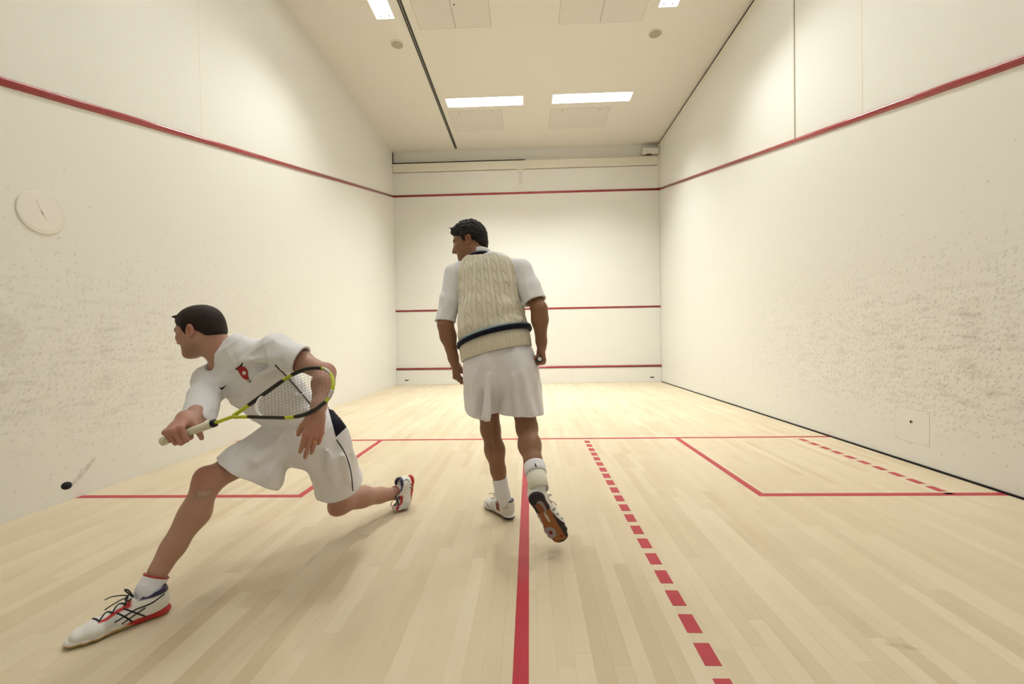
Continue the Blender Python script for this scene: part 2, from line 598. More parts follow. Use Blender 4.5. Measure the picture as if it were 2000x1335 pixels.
def set_tone(me, tones):
    a = me.attributes.new('tone', 'FLOAT', 'FACE')
    a.data.foreach_set('value', np.asarray(tones, np.float32))


for p in planks[:300]:
    V, F = plank_geo(*p[:4], rng.uniform(-0.0002, 0.0))
    o = new_obj('plank', V, F, M['floor'], floor)
    set_tone(o.data, [p[4]] * len(F))
V, F = join_geo([plank_geo(*p[:4], rng.uniform(-0.0002, 0.0)) for p in planks[300:]])
o = new_obj('plank', V, F, M['floor'], floor)
set_tone(o.data, np.repeat([p[4] for p in planks[300:]], 9))
tag(o, kind='stuff')


# ---- court lines (painted tape, half a millimetre thick)
def line(name, pts, w, mat=None):
    """flat strip with mitred corners along a floor polyline"""
    pts = [np.array(p, float) for p in pts]
    L_, R_ = [], []
    for i, p in enumerate(pts):
        d0 = pts[i] - pts[i - 1] if i else pts[1] - pts[0]
        d1 = pts[i + 1] - pts[i] if i < len(pts) - 1 else d0
        d0, d1 = d0 / np.linalg.norm(d0), d1 / np.linalg.norm(d1)
        n0, n1 = np.array([-d0[1], d0[0]]), np.array([-d1[1], d1[0]])
        n = (n0 + n1) / (1 + n0 @ n1)
        L_.append(p + n * w / 2)
        R_.append(p - n * w / 2)
    V, F = [], []
    z0, z1 = -0.003, 0.0009
    for a, b in zip(L_, R_):
        V += [(*a, z0), (*b, z0), (*b, z1), (*a, z1)]
    for i in range(len(pts) - 1):
        q = 4 * i
        for k in range(4):
            F.append((q + k, q + 4 + k, q + 4 + (k + 1) % 4, q + (k + 1) % 4))
    F += [(0, 1, 2, 3), tuple(len(V) - 4 + k for k in (3, 2, 1, 0))]
    o = new_obj(name, V, F, mat or M['red_line'], floor)
    bm = bmesh.new()
    bm.from_mesh(o.data)
    bmesh.ops.recalc_face_normals(bm, faces=bm.faces)
    bm.to_mesh(o.data)
    bm.free()
    return o


SL = 4.262
BX = 2.672
tag(line('short_line', [(-W, SL), (W - 0.012, SL)], 0.05), 'red line across the whole floor')
tag(line('half_court_line', [(0.0, -0.6), (0.004, SL - 0.025)], 0.052), 'red line down the middle of the floor')
tag(line('service_box_line', [(-W, BX), (-W + 1.615, BX), (-W + 1.615, SL - 0.025)], 0.05), 'red service box corner on the left')
tag(line('service_box_line', [(W - 0.012, BX - 0.004), (W - 1.60, BX - 0.004), (W - 1.60, SL - 0.025)], 0.05), 'red service box corner on the right')
for k in range(24):
    ya = 4.172 - 0.1508 * k
    line('line_dash', [(0.634, ya - 0.1), (0.634, ya)], 0.055)
for k in range(11):
    ya = 4.172 - 0.1508 * k
    line('line_dash', [(2.838, max(ya - 0.1, BX + 0.02)), (2.838, ya)], 0.055)

# ------------------------------------------------------------------ ceiling fittings
LAB = {0: 'lit fluorescent strip across the ceiling, left of the far pair', 1: 'lit fluorescent strip across the ceiling, right of the far pair',
       2: 'lit fluorescent strip cut off by the top edge, left of the dark ceiling track',
       3: 'lit fluorescent strip cut off by the top edge above the right speaker',
       4: 'lit strip light above the camera near left wall', 5: 'lit strip light above the camera near right wall',
       6: 'lit strip light across the back of the court on the left', 7: 'lit strip light across the back of the court on the right'}
for k, (fx, fy, sx, sy) in enumerate(FIXTURES):
    e = bpy.data.objects.new('ceiling_light', None)
    e.location = (fx, fy, CEIL)
    COL.objects.link(e)
    tag(e, LAB[k], 'ceiling light', 'strip lights')
    lx, ly = sx / 2, sy / 2
    # tray, open below
    bm = bmesh.new()
    th = 0.006
    bm_box(bm, (-lx, -ly, 0.085), (lx, ly, 0.091))
    bm_box(bm, (-lx, -ly, -0.004), (-lx + th, ly, 0.085))
    bm_box(bm, (lx - th, -ly, -0.004), (lx, ly, 0.085))
    bm_box(bm, (-lx + th, -ly, -0.004), (lx - th, -ly + th, 0.085))
    bm_box(bm, (-lx + th, ly - th, -0.004), (lx - th, ly, 0.085))
    from_bm('tray', bm, M['white_metal'], e)
    along_x = sx > sy
    hl = (lx if along_x else ly) - 0.05
    for s in (-1, 1):
        off = s * (ly if along_x else lx) * 0.45
        P = [(-hl, off, 0.035), (hl, off, 0.035)] if along_x else [(off, -hl, 0.035), (off, hl, 0.035)]
        tube('fluorescent_tube', P, 0.019, M['tube'], e, 12)
        for q in (-1, 1):
            c = np.array([q * (hl + 0.012), off, 0.04]) if along_x else np.array([off, q * (hl + 0.012), 0.04])
            box('lamp_holder', c - [0.012, 0.012, 0.03], c + [0.012, 0.012, 0.042], M['grey'], e, bevel=0.003)


def hatch(x0, x1, y0, y1, leaves, screws, label):
    e = bpy.data.objects.new('access_hatch', None)
    e.location = ((x0 + x1) / 2, (y0 + y1) / 2, CEIL)
    COL.objects.link(e)
    tag(e, label, 'access hatch', 'ceiling hatches')
    hx, hy = (x1 - x0) / 2, (y1 - y0) / 2
    bm = bmesh.new()
    w = 0.022
    for lo, hi in (((-hx - w, -hy - w), (hx + w, -hy)), ((-hx - w, hy), (hx + w, hy + w)), ((-hx - w, -hy), (-hx, hy)), ((hx, -hy), (hx + w, hy))):
        bm_box(bm, (*lo, -0.003), (*hi, 0.0))
    from_bm('frame', bm, M['ceil'], e)
    n = leaves
    bl = box('shadow_gap', (-hx, -hy, -0.0008), (hx, hy, 0.0), M['seam'], e)
    for i in range(n):
        a = -hx + 2 * hx * i / n
        b = -hx + 2 * hx * (i + 1) / n
        lf = box('leaf', (a + 0.005, -hy + 0.005, -0.005), (b - 0.005, hy - 0.005, -0.0008), M['hatch'], e, bevel=0.001)
    for sx_, sy_ in screws:
        bm = bmesh.new()
        bmesh.ops.create_cone(bm, cap_ends=True, segments=12, radius1=0.011, radius2=0.011, depth=0.006, matrix=Matrix.Translation((sx_ * hx, sy_ * hy, -0.006)))
        from_bm('screw', bm, M['track'], e)
    return e


hatch(-1.505, -0.442, 8.10, 8.915, 1, [(-0.62, -0.85), (0.64, -0.85)], 'square ceiling hatch behind the left far strip light')
hatch(0.545, 1.745, 8.14, 8.925, 1, [(-0.6, -0.85), (0.66, -0.85)], 'square ceiling hatch behind the right far strip light')
hatch(-1.495, -0.435, 4.95, 5.922, 2, [(0.10, 0.12)], 'double leaf ceiling hatch beside the dark track')
hatch(0.545, 1.755, 4.95, 5.935, 2, [], 'double leaf ceiling hatch left of the right speaker')


def speaker(x, y, label):
    e = bpy.data.objects.new('ceiling_speaker', None)
    e.location = (x, y, CEIL)
    COL.objects.link(e)
    tag(e, label, 'speaker', 'ceiling speakers')
    bm = bmesh.new()
    bmesh.ops.create_cone(bm, cap_ends=True, segments=40, radius1=0.086, radius2=0.090, depth=0.010, matrix=Matrix.Translation((0, 0, -0.006)))
    from_bm('grille', bm, M['speaker'], e)
    V, F = [], []
    n = 40
    prof = [(0.088, 0.0), (0.088, -0.012), (0.096, -0.014), (0.103, -0.008), (0.105, 0.0)]
    for i in range(n):
        a = 2 * math.pi * i / n
        V += [(r * math.cos(a), r * math.sin(a), z) for r, z in prof]
    k = len(prof)
    for i in range(n):
        j = (i + 1) % n
        F += [(i * k + q, i * k + q + 1, j * k + q + 1, j * k + q) for q in range(k - 1)]
    new_obj('bezel', V, F, M['ceil'], e, True)


speaker(-1.932, 6.20, 'round ceiling speaker left of the dark track')
speaker(2.033, 6.192, 'round ceiling speaker below the strip light on the right')

tr = bpy.data.objects.new('ceiling_track', None)
tr.location = (-1.64, 4.5, CEIL)
COL.objects.link(tr)
tag(tr, 'long dark curtain track running down the ceiling', 'track')
box('channel', (-0.028, -5.0, -0.006), (0.028, 5.2, 0.0), M['track'], tr)
for xx in (-0.024, -0.004, 0.016):
    box('rib', (xx, -5.0, -0.014), (xx + 0.006, 5.2, -0.006), M['alu'] if xx == -0.004 else M['track'], tr)

br = bpy.data.objects.new('wall_bracket', None)
br.location = (-0.105, LEN, 5.165)
COL.objects.link(br)
tag(br, 'small cream T shaped bracket hanging under the beam', 'bracket')
box('plate', (-0.11, -0.075, -0.030), (0.11, -0.001, -0.001), M['trim'], br, 0.004)
box('stem', (-0.045, -0.05, -0.075), (0.045, -0.001, -0.031), M['trim'], br, 0.008)
box('arm', (-0.016, -0.035, -0.345), (0.016, -0.001, -0.076), M['trim'], br, 0.006)

jb = bpy.data.objects.new('junction_box', None)
jb.location = (2.985, LEN, 5.38)
COL.objects.link(jb)
tag(jb, 'small cream box on the beam in the top right corner', 'box')
box('housing', (-0.185, -0.10, 0.03), (0.178, 0.058, 0.155), M['trim'], jb, 0.008)
box('foot', (-0.08, -0.07, 0.0), (0.02, 0.03, 0.03), M['track'], jb, 0.003)
box('cover', (-0.178, -0.105, 0.037), (0.17, -0.1005, 0.148), M['wall'], jb, 0.002)

# inspection plate low on the right wall
ip = bpy.data.objects.new('inspection_plate', None)
ip.location = (W, 3.34, 0.31)
COL.objects.link(ip)
tag(ip, 'square cream inspection plate with a lock low on the right wall', 'wall plate')
box('shadow_gap', (-0.0006, -0.1512, -0.1362), (0.002, 0.1512, 0.1422), M['seam'], ip)
box('plate', (-0.0012, -0.1495, -0.1345), (0.001, 0.1495, 0.1405), M['wall_r'], ip, 0.0005)
bm = bmesh.new()
bmesh.ops.create_cone(bm, cap_ends=True, segments=20, radius1=0.013, radius2=0.011, depth=0.008, matrix=Matrix.Translation((-0.004, 0, 0.035)) @ Matrix.Rotation(math.pi / 2, 4, 'Y'))
lk = from_bm('lock', bm, M['alu'], ip)
box('keyhole', (-0.0095, -0.006, 0.026), (-0.0075, 0.006, 0.044), M['black'], lk)
for a in (-1, 1):
    for b in (-1, 1):
        bm = bmesh.new()
        bmesh.ops.create_cone(bm, cap_ends=True, segments=10, radius1=0.004, radius2=0.003, depth=0.003, matrix=Matrix.Translation((-0.0025, a * 0.135, 0.003 + b * 0.122)) @ Matrix.Rotation(math.pi / 2, 4, 'Y'))
        from_bm('screw', bm, M['alu'], ip)

# clock seen reflected in glass, built as a pale raised disc on the wall
ck = bpy.data.objects.new('clock_reflection', None)
ck.location = (-W, 2.495, 1.975)
COL.objects.link(ck)
tag(ck, 'reflection of a round clock, built as a pale cream disc with faint hands on the left wall', 'clock')


def disc(name, r0, r1, x0, x1, mat, parent, seg=56):
    bm = bmesh.new()
    bmesh.ops.create_cone(bm, cap_ends=True, segments=seg, radius1=r0, radius2=r1, depth=abs(x1 - x0),
                          matrix=Matrix.Translation(((x0 + x1) / 2, 0, 0)) @ Matrix.Rotation(math.pi / 2, 4, 'Y'))
    return from_bm(name, bm, mat, parent)


M['clock'] = plain('reflected_clock_rim', (0.78, 0.755, 0.685), 0.5, var=0.02)
M['clock_reflection_face'] = plain('reflected_clock_face', (0.82, 0.80, 0.745), 0.5, var=0.01)
disc('reflected_case', 0.142, 0.138, 0.0005, 0.007, M['clock'], ck)  # darker rim shows past the offset dial as the reflected clock's shadow
disc('reflected_dial', 0.124, 0.124, 0.007, 0.008, M['clock_reflection_face'], ck).location = (0, -0.010, 0.009)
for ang, ln in ((1.95, 0.085), (-1.05, 0.05)):
    hnd = box('reflected_clock_hand', (0.0082, -0.003, -0.012), (0.0092, 0.003, ln), M['trim'], ck, 0.0004)
    hnd.rotation_euler = (ang - math.pi / 2, 0, 0)
# ------------------------------------------------------------------ smooth solid modelling (bodies, clothes, shoes)
# a solid is a list of rounded pieces blended together; its skin is meshed on a fine grid (surface nets)
def _n(v):
    v = np.asarray(v, float)
    return v / (np.linalg.norm(v) + 1e-12)


class Solid:
    def __init__(self):
        self.p = []

    def _add(self, fn, lo, hi, k, op):
        self.p.append((fn, np.asarray(lo, float), np.asarray(hi, float), k, op))
        return self

    def limb(self, a, b, ra, rb, k=0.02, op='u'):
        """round cone from a to b"""
        a, b = np.asarray(a, float), np.asarray(b, float)
        ab = b - a
        L2 = ab @ ab + 1e-12

        def fn(P):
            q = P - a.astype(np.float32)
            t = np.clip((q @ ab.astype(np.float32)) / L2, 0, 1)
            d = q - t[:, None] * ab.astype(np.float32)
            return np.sqrt((d * d).sum(1)) - (ra + (rb - ra) * t)
        r = max(ra, rb)
        return self._add(fn, np.minimum(a, b) - r, np.maximum(a, b) + r, k, op)

    def chain(self, pts, rad, k=0.012):
        for i in range(len(pts) - 1):
            self.limb(pts[i], pts[i + 1], rad[i], rad[i + 1], k if i else max(k, 0.012))
        return self

    def slab(self, a, b, side, ra, rb, k=0.02, op='u', shift=(0, 0)):
        """elliptic cone a->b; ra, rb = (half width along side, half depth)"""
        a, b = np.asarray(a, float), np.asarray(b, float)
        ax = b - a
        L = np.linalg.norm(ax)
        ax = ax / L
        s = _n(np.asarray(side, float) - ax * (np.asarray(side, float) @ ax))
        f = np.cross(s, ax)
        B = np.stack([s, f, ax], 1).astype(np.float32)

        def fn(P):
            q = (P - a.astype(np.float32)) @ B
            t = np.clip(q[:, 2] / L, 0, 1)
            rs = ra[0] + (rb[0] - ra[0]) * t
            rf = ra[1] + (rb[1] - ra[1]) * t
            e = q[:, 2] - t * L
            rm = np.minimum(rs, rf)
            x, y, z = q[:, 0] / rs, q[:, 1] / rf, e / rm
            k0 = np.sqrt(x * x + y * y + z * z) + 1e-6
            k1 = np.sqrt((x / rs) ** 2 + (y / rf) ** 2 + (z / rm) ** 2) + 1e-6
            return np.where(k0 < 0.3, (k0 - 1) * rm, k0 * (k0 - 1) / k1)
        r = max(*ra, *rb)
        return self._add(fn, np.minimum(a, b) - r, np.maximum(a, b) + r, k, op)

    def rings(self, R, k=0.015, op='u'):
        """stack of ellipses: [(centre, side vector, half width, half depth), ...]"""
        for i in range(len(R) - 1):
            (a, s, w0, d0), (b, s2, w1, d1) = R[i], R[i + 1]
            self.slab(a, b, (_n(s) + _n(s2)) / 2, (w0, d0), (w1, d1), k, op)
        return self

    def ball(self, c, r, rot=None, k=0.015, op='u'):
        """ellipsoid with radii r along the columns of rot"""
        c = np.asarray(c, float)
        r = np.full(3, float(r)) if np.isscalar(r) else np.asarray(r, float)
        B = (np.eye(3) if rot is None else np.asarray(rot)).astype(np.float32)

        def fn(P):
            q = (P - c.astype(np.float32)) @ B
            a = q / r.astype(np.float32)
            b = a / r.astype(np.float32)
            k0 = np.sqrt((a * a).sum(1)) + 1e-6
            k1 = np.sqrt((b * b).sum(1)) + 1e-6
            return np.where(k0 < 0.3, (k0 - 1) * r.min(), k0 * (k0 - 1) / k1)
        return self._add(fn, c - r.max(), c + r.max(), k, op)

    def cut(self, pt, nrm, k=0.004):
        """remove everything on the side nrm points to"""
        pt, nrm = np.asarray(pt, float), _n(nrm)
        pf, nf = pt.astype(np.float32), nrm.astype(np.float32)
        return self._add(lambda P: -((P - pf) @ nf), [-1e3] * 3, [1e3] * 3, k, 's')

    def warp(self, fn, amp):
        """add a small displacement field (folds); only where the surface is near"""
        return self._add(fn, [-1e3] * 3, [1e3] * 3, amp, 'd')

    def eval(self, P, prims):
        d = np.full(len(P), 0.2, np.float32)
        for fn, lo, hi, k, op in prims:
            if op == 'd':
                near = np.abs(d) < 0.03
                if near.any():
                    d[near] += fn(P[near])
                continue
            e = fn(P).astype(np.float32)
            if op == 'u':
                if k > 0:
                    h = np.maximum(k - np.abs(d - e), 0) / k
                    d = np.minimum(d, e) - h * h * k * 0.25
                else:
                    d = np.minimum(d, e)
            else:
                e = -e
                if k > 0:
                    h = np.maximum(k - np.abs(d - e), 0) / k
                    d = np.maximum(d, e) + h * h * k * 0.25
                else:
                    d = np.maximum(d, e)
        return d

    def mesh(self, h, B=28):
        un = [p for p in self.p if p[4] == 'u']
        lo = np.min([p[1] for p in un], 0) - 3 * h
        hi = np.max([p[2] for p in un], 0) + 3 * h
        n = np.ceil((hi - lo) / h / B).astype(int)
        keysV, posV, quads = [], [], []
        g = np.arange(-1, B + 1)
        G = np.stack(np.meshgrid(g, g, g, indexing='ij'), -1).reshape(-1, 3)
        gc = np.linspace(-1, B, 6)
        GC = np.stack(np.meshgrid(gc, gc, gc, indexing='ij'), -1).reshape(-1, 3)
        S = B + 2
        cell = (B + 1) / 5 * h
        BIG = 1 << 20
        for bi in np.ndindex(*n):
            o = np.array(bi) * B
            b0, b1 = lo + (o - 1) * h, lo + (o + B) * h
            pr, any_u = [], False
            for p in self.p:
                m_ = (p[3] if p[4] != 'd' else 0) + 4 * h
                if (p[1] - m_ < b1).all() and (p[2] + m_ > b0).all():
                    pr.append(p)
                    any_u |= p[4] == 'u'
            if not any_u:
                continue
            c = self.eval((lo + (o + GC) * h).astype(np.float32), pr)
            if np.abs(c).min() > cell * 1.25:
                continue
            P = (lo + (o + G) * h).astype(np.float32)
            D = self.eval(P, pr).reshape(S, S, S)
            ins = D < 0
            if not ins.any() or ins.all():
                continue
            # cells with a sign change
            cnt = np.zeros((S - 1,) * 3, np.int8)
            for q in np.ndindex(2, 2, 2):
                cnt += ins[q[0]:S - 1 + q[0], q[1]:S - 1 + q[1], q[2]:S - 1 + q[2]]
            act = np.argwhere((cnt > 0) & (cnt < 8))
            if len(act) == 0:
                continue
            acc = np.zeros((len(act), 3))
            num = np.zeros(len(act))
            cor = [np.array(q) for q in np.ndindex(2, 2, 2)]
            val = [D[act[:, 0] + q[0], act[:, 1] + q[1], act[:, 2] + q[2]] for q in cor]
            for i in range(8):
                for j in range(i + 1, 8):
                    df = cor[j] - cor[i]
                    if np.abs(df).sum() != 1:
                        continue
                    x = (val[i] < 0) != (val[j] < 0)
                    t = np.where(x, val[i] / np.where(x, val[i] - val[j], 1), 0)
                    acc += np.where(x[:, None], cor[i] + t[:, None] * df, 0)
                    num += x
            gi = act + (o - 1)
            keysV.append(((gi[:, 0] + 4) * BIG + gi[:, 1] + 4) * BIG + gi[:, 2] + 4)
            posV.append(lo + (gi + acc / num[:, None]) * h)
            for ax in range(3):
                sl0 = [slice(1, S - 1)] * 3
                sl1 = list(sl0)
                sl1[ax] = slice(2, S)
                a, b = ins[tuple(sl0)], ins[tuple(sl1)]
                s = np.argwhere(a != b)
                if len(s) == 0:
                    continue
                fl = a[tuple(s.T)]
                s = s + 1 + (o - 1)
                e1 = np.eye(3, dtype=int)[(ax + 1) % 3]
                e2 = np.eye(3, dtype=int)[(ax + 2) % 3]
                Q = np.stack([s - e1 - e2, s - e2, s, s - e1], 1)
                Q[~fl] = Q[~fl][:, ::-1]
                quads.append(((Q[..., 0] + 4) * BIG + Q[..., 1] + 4) * BIG + Q[..., 2] + 4)
        K = np.concatenate(keysV)
        V = np.concatenate(posV)
        K, ix = np.unique(K, return_index=True)
        V = V[ix]
        Q = np.concatenate(quads)
        I = np.searchsorted(K, Q).clip(0, len(K) - 1)
        ok = (K[I] == Q).all(1)
        return V, I[ok]


def normals_of(V, Q):
    n = np.cross(V[Q[:, 2]] - V[Q[:, 0]], V[Q[:, 3]] - V[Q[:, 1]])
    N = np.zeros_like(V)
    for i in range(4):
        np.add.at(N, Q[:, i], n)
    return N / (np.linalg.norm(N, axis=1, keepdims=True) + 1e-12)


def relax(V, Q, it=2, lam=0.5):
    """light smoothing of grid steps"""
    for _ in range(it):
        acc = np.zeros_like(V)
        cnt = np.zeros(len(V))
        for i in range(4):
            a, b = Q[:, i], Q[:, (i + 1) % 4]
            np.add.at(acc, a, V[b])
            np.add.at(cnt, a, 1)
            np.add.at(acc, b, V[a])
            np.add.at(cnt, b, 1)
        V = V + lam * (acc / np.maximum(cnt, 1)[:, None] - V)
    return V


def grid_obj(name, V, Q, mat, parent=None, cols=None):
    me = bpy.data.meshes.new(name)
    nq = len(Q)
    me.vertices.add(len(V))
    me.vertices.foreach_set('co', V.astype(np.float32).ravel())
    me.loops.add(nq * 4)
    me.loops.foreach_set('vertex_index', Q.astype(np.int32).ravel())
    me.polygons.add(nq)
    me.polygons.foreach_set('loop_start', np.arange(0, nq * 4, 4, dtype=np.int32))
    me.polygons.foreach_set('loop_total', np.full(nq, 4, np.int32))
    me.polygons.foreach_set('use_smooth', np.ones(nq, bool))
    me.update(calc_edges=True)
    me.validate()
    if cols is not None:
        a = me.color_attributes.new('Col', 'FLOAT_COLOR', 'POINT')
        a.data.foreach_set('color', np.concatenate([cols, np.ones((len(cols), 1))], 1).astype(np.float32).ravel())
    me.materials.append(mat)
    o = bpy.data.objects.new(name, me)
    COL.objects.link(o)
    if parent is not None:
        o.parent = parent
    return o


def largest(V, Q, name):
    """the one connected skin; specks left inside by the blending are dropped"""
    lab = np.arange(len(V))
    while True:
        m_ = lab[Q].min(1)
        new = lab.copy()
        for i in range(4):
            np.minimum.at(new, Q[:, i], m_)
        new = new[new]
        if (new == lab).all():
            break
        lab = new
    u, c = np.unique(lab, return_counts=True)
    if len(u) > 1:
        print('ISLANDS', name, sorted(c.tolist())[-6:], [V[lab == q].mean(0).round(2).tolist() for q in u[np.argsort(-c)][1:4]])
        keep = lab == u[np.argmax(c)]
        ix = np.cumsum(keep) - 1
        Q = ix[Q[keep[Q[:, 0]]]]
        V = V[keep]
    return V, Q


def solid_obj(name, S, h, mat, parent=None, smooth=2, disp=None, cols=None):
    V, Q = S.mesh(h)
    V, Q = largest(V, Q, name)
    V = relax(V, Q, smooth)
    if disp is not None:
        N = normals_of(V, Q)
        V = V + N * disp(V, N)[:, None]
    o = grid_obj(name, V, Q, mat, parent, cols(V) if cols else None)
    o_geo[o.name] = (V, Q)
    return o


o_geo = {}


def bvh(o):
    V, Q = o_geo[o.name]
    return BVHTree.FromPolygons(V.tolist(), Q.tolist())


def hit(tree, px, py, lift=0.0):
    """where the sight line through a photo pixel meets a surface (used to lay seams and prints on the cloth)"""
    d = CF + CR * ((px - PPX) / FPX) - CU * ((py - PPY) / FPX)
    d = d / np.linalg.norm(d)
    p, nr, _, _ = tree.ray_cast(Vector(CAM), Vector(d))
    if p is None:
        return None, None
    nr = np.array(nr)
    if nr @ d > 0:
        nr = -nr
    return np.array(p) + nr * lift, nr


def seam(name, tree, pix, r, mat, parent, n=30, lift=0.0):
    """cord laid on a surface along a pixel path"""
    pts = []
    pp = bezier([(x, y, 0) for x, y in pix], n)
    for q in pp:
        p, nr = hit(tree, q[0], q[1], lift)
        if p is not None and (not pts or np.linalg.norm(p - pts[-1]) < 0.25):
            pts.append(p)
    if len(pts) < 2:
        print('seam missed', name)
        return None
    return tube(name, pts, r, mat, parent, 6)


def patch(name, tree, poly, mat, parent, lift=0.0012, n=14, th=0.0012):
    """thin applique on a surface: pixel quad/polygon (as a grid between two edges a->b and d->c) laid on the cloth"""
    a, b, c, d = [np.array(q, float) for q in poly]
    V, ok = [], []
    for i in range(n + 1):
        for j in range(n + 1):
            u, v = i / n, j / n
            q = (a * (1 - u) + b * u) * (1 - v) + (d * (1 - u) + c * u) * v
            p, nr = hit(tree, q[0], q[1], lift)
            ok.append(p is not None)
            V.append(p if p is not None else np.zeros(3))
    F = []
    for i in range(n):
        for j in range(n):
            q = (i * (n + 1) + j, i * (n + 1) + j + 1, (i + 1) * (n + 1) + j + 1, (i + 1) * (n + 1) + j)
            if all(ok[k] for k in q) and max(np.linalg.norm(V[q[k]] - V[q[k - 1]]) for k in range(4)) < 0.06:
                F.append(q)
    if not F:
        print('patch missed', name)
        return None
    o = new_obj(name, V, F, mat, parent, True)
    bm = bmesh.new()
    bm.from_mesh(o.data)
    bmesh.ops.delete(bm, geom=[v for v in bm.verts if not v.link_faces], context='VERTS')
    bm.to_mesh(o.data)
    bm.free()
    md = o.modifiers.new('thickness', 'SOLIDIFY')
    md.thickness = th
    md.offset = 0
    return o


def blot(name, tree, pix, mat, parent, lift=0.0012, th=0.001):
    """thin printed shape with an arbitrary pixel outline laid on the cloth (fan from its middle)"""
    c = np.mean(np.array(pix, float), 0)
    rings_ = [1.0, 0.66, 0.33]
    V, F = [], []
    n = len(pix)
    for s in rings_:
        for q in pix:
            w = c + (np.array(q) - c) * s
            p, _ = hit(tree, w[0], w[1], lift)
            if p is None:
                print('blot missed', name)
                return None
            V.append(p)
    p, _ = hit(tree, c[0], c[1], lift)
    V.append(p)
    for k in range(2):
        for i in range(n):
            j = (i + 1) % n
            F.append((k * n + i, k * n + j, (k + 1) * n + j, (k + 1) * n + i))
    F += [(2 * n + i, 2 * n + (i + 1) % n, 3 * n) for i in range(n)]
    o = new_obj(name, V, F, mat, parent, True)
    md = o.modifiers.new('thickness', 'SOLIDIFY')
    md.thickness = th
    md.offset = 0
    return o


# ------------------------------------------------------------------ body pieces
def frame(fwd, up):
    """columns right, forward, up"""
    f = _n(fwd)
    u = _n(np.asarray(up, float) - f * (np.asarray(up, float) @ f))
    return np.stack([np.cross(f, u), f, u], 1)


def add_head(S, c, R, sc_=1.0, ears=True):
    """c = middle of the skull, R = columns right / forward / up"""
    def w(x, y, z):
        return c + R @ (np.array([x, y, z]) * sc_)
    r = lambda *a: np.array(a) * sc_
    S.ball(w(0, -0.012, 0.030), r(.0735, .096, .083), R, 0.01)
    S.ball(w(0, 0.020, 0.010), r(.066, .076, .080), R, 0.02)
    S.ball(w(0, 0.034, -0.040), r(.058, .062, .072), R, 0.02)
    S.ball(w(0, 0.046, -0.080), r(.044, .046, .038), R, 0.02)
    S.ball(w(0, 0.080, -0.102), r(.021, .018, .017), R, 0.02)
    for s in (-1, 1):
        S.limb(w(s * .055, -.004, -.055), w(s * .028, .066, -.100), .017 * sc_, .014 * sc_, 0.03)
        S.ball(w(s * .042, .062, -.022), r(.022, .022, .020), R, 0.025)
    S.limb(w(-.034, .080, .020), w(.034, .080, .020), .012 * sc_, .012 * sc_, 0.015)
    for s in (-1, 1):
        S.ball(w(s * .032, .100, .003), r(.017, .014, .011), R, 0.012, 's')
        S.ball(w(s * .032, .0775, .002), r(.0135, .0125, .0125), R, 0.003)
        S.limb(w(s * .019, .086, .0085), w(s * .045, .078, .0075), .0035 * sc_, .003 * sc_, 0.004)
    S.limb(w(0, .090, .012), w(0, .113, -.030), .0085 * sc_, .0115 * sc_, 0.012)
    for s in (-1, 1):
        S.ball(w(s * .0125, .101, -.035), r(.009, .011, .008), R, 0.008)
    S.limb(w(-.019, .088, -.066), w(.019, .088, -.066), .0065 * sc_, .0065 * sc_, 0.008)
    S.limb(w(-.017, .087, -.078), w(.017, .087, -.078), .0075 * sc_, .0075 * sc_, 0.008)
    S.limb(w(-.026, .094, -.0715), w(.026, .094, -.0715), .0022, .0022, 0.003, 's')
    if ears:
        for s in (-1, 1):
            E = R @ np.array(Matrix.Rotation(s * 0.06, 3, 'Z')) @ np.array(Matrix.Rotation(0.22, 3, 'X'))
            ec = w(s * .0785, -.012, -.006)
            S.ball(ec, r(.0105, .0185, .031), E, 0.006)
            S.ball(ec - E[:, 2] * .022 * sc_ + E[:, 1] * .005 * sc_, r(.007, .010, .012), E, 0.008)
            S.ball(ec + E[:, 0] * s * .0105 * sc_ + E[:, 1] * .001, r(.0145, .0120, .0220), E, 0.002, 's')
            S.ball(ec + E[:, 0] * s * .004 * sc_ + E[:, 1] * .003 - E[:, 2] * .003, r(.0055, .0060, .0085), E, 0.004, 's')
            S.ball(ec + E[:, 1] * .0145 * sc_ - E[:, 2] * .004 + E[:, 0] * s * .002, r(.004, .0045, .006), E, 0.004)


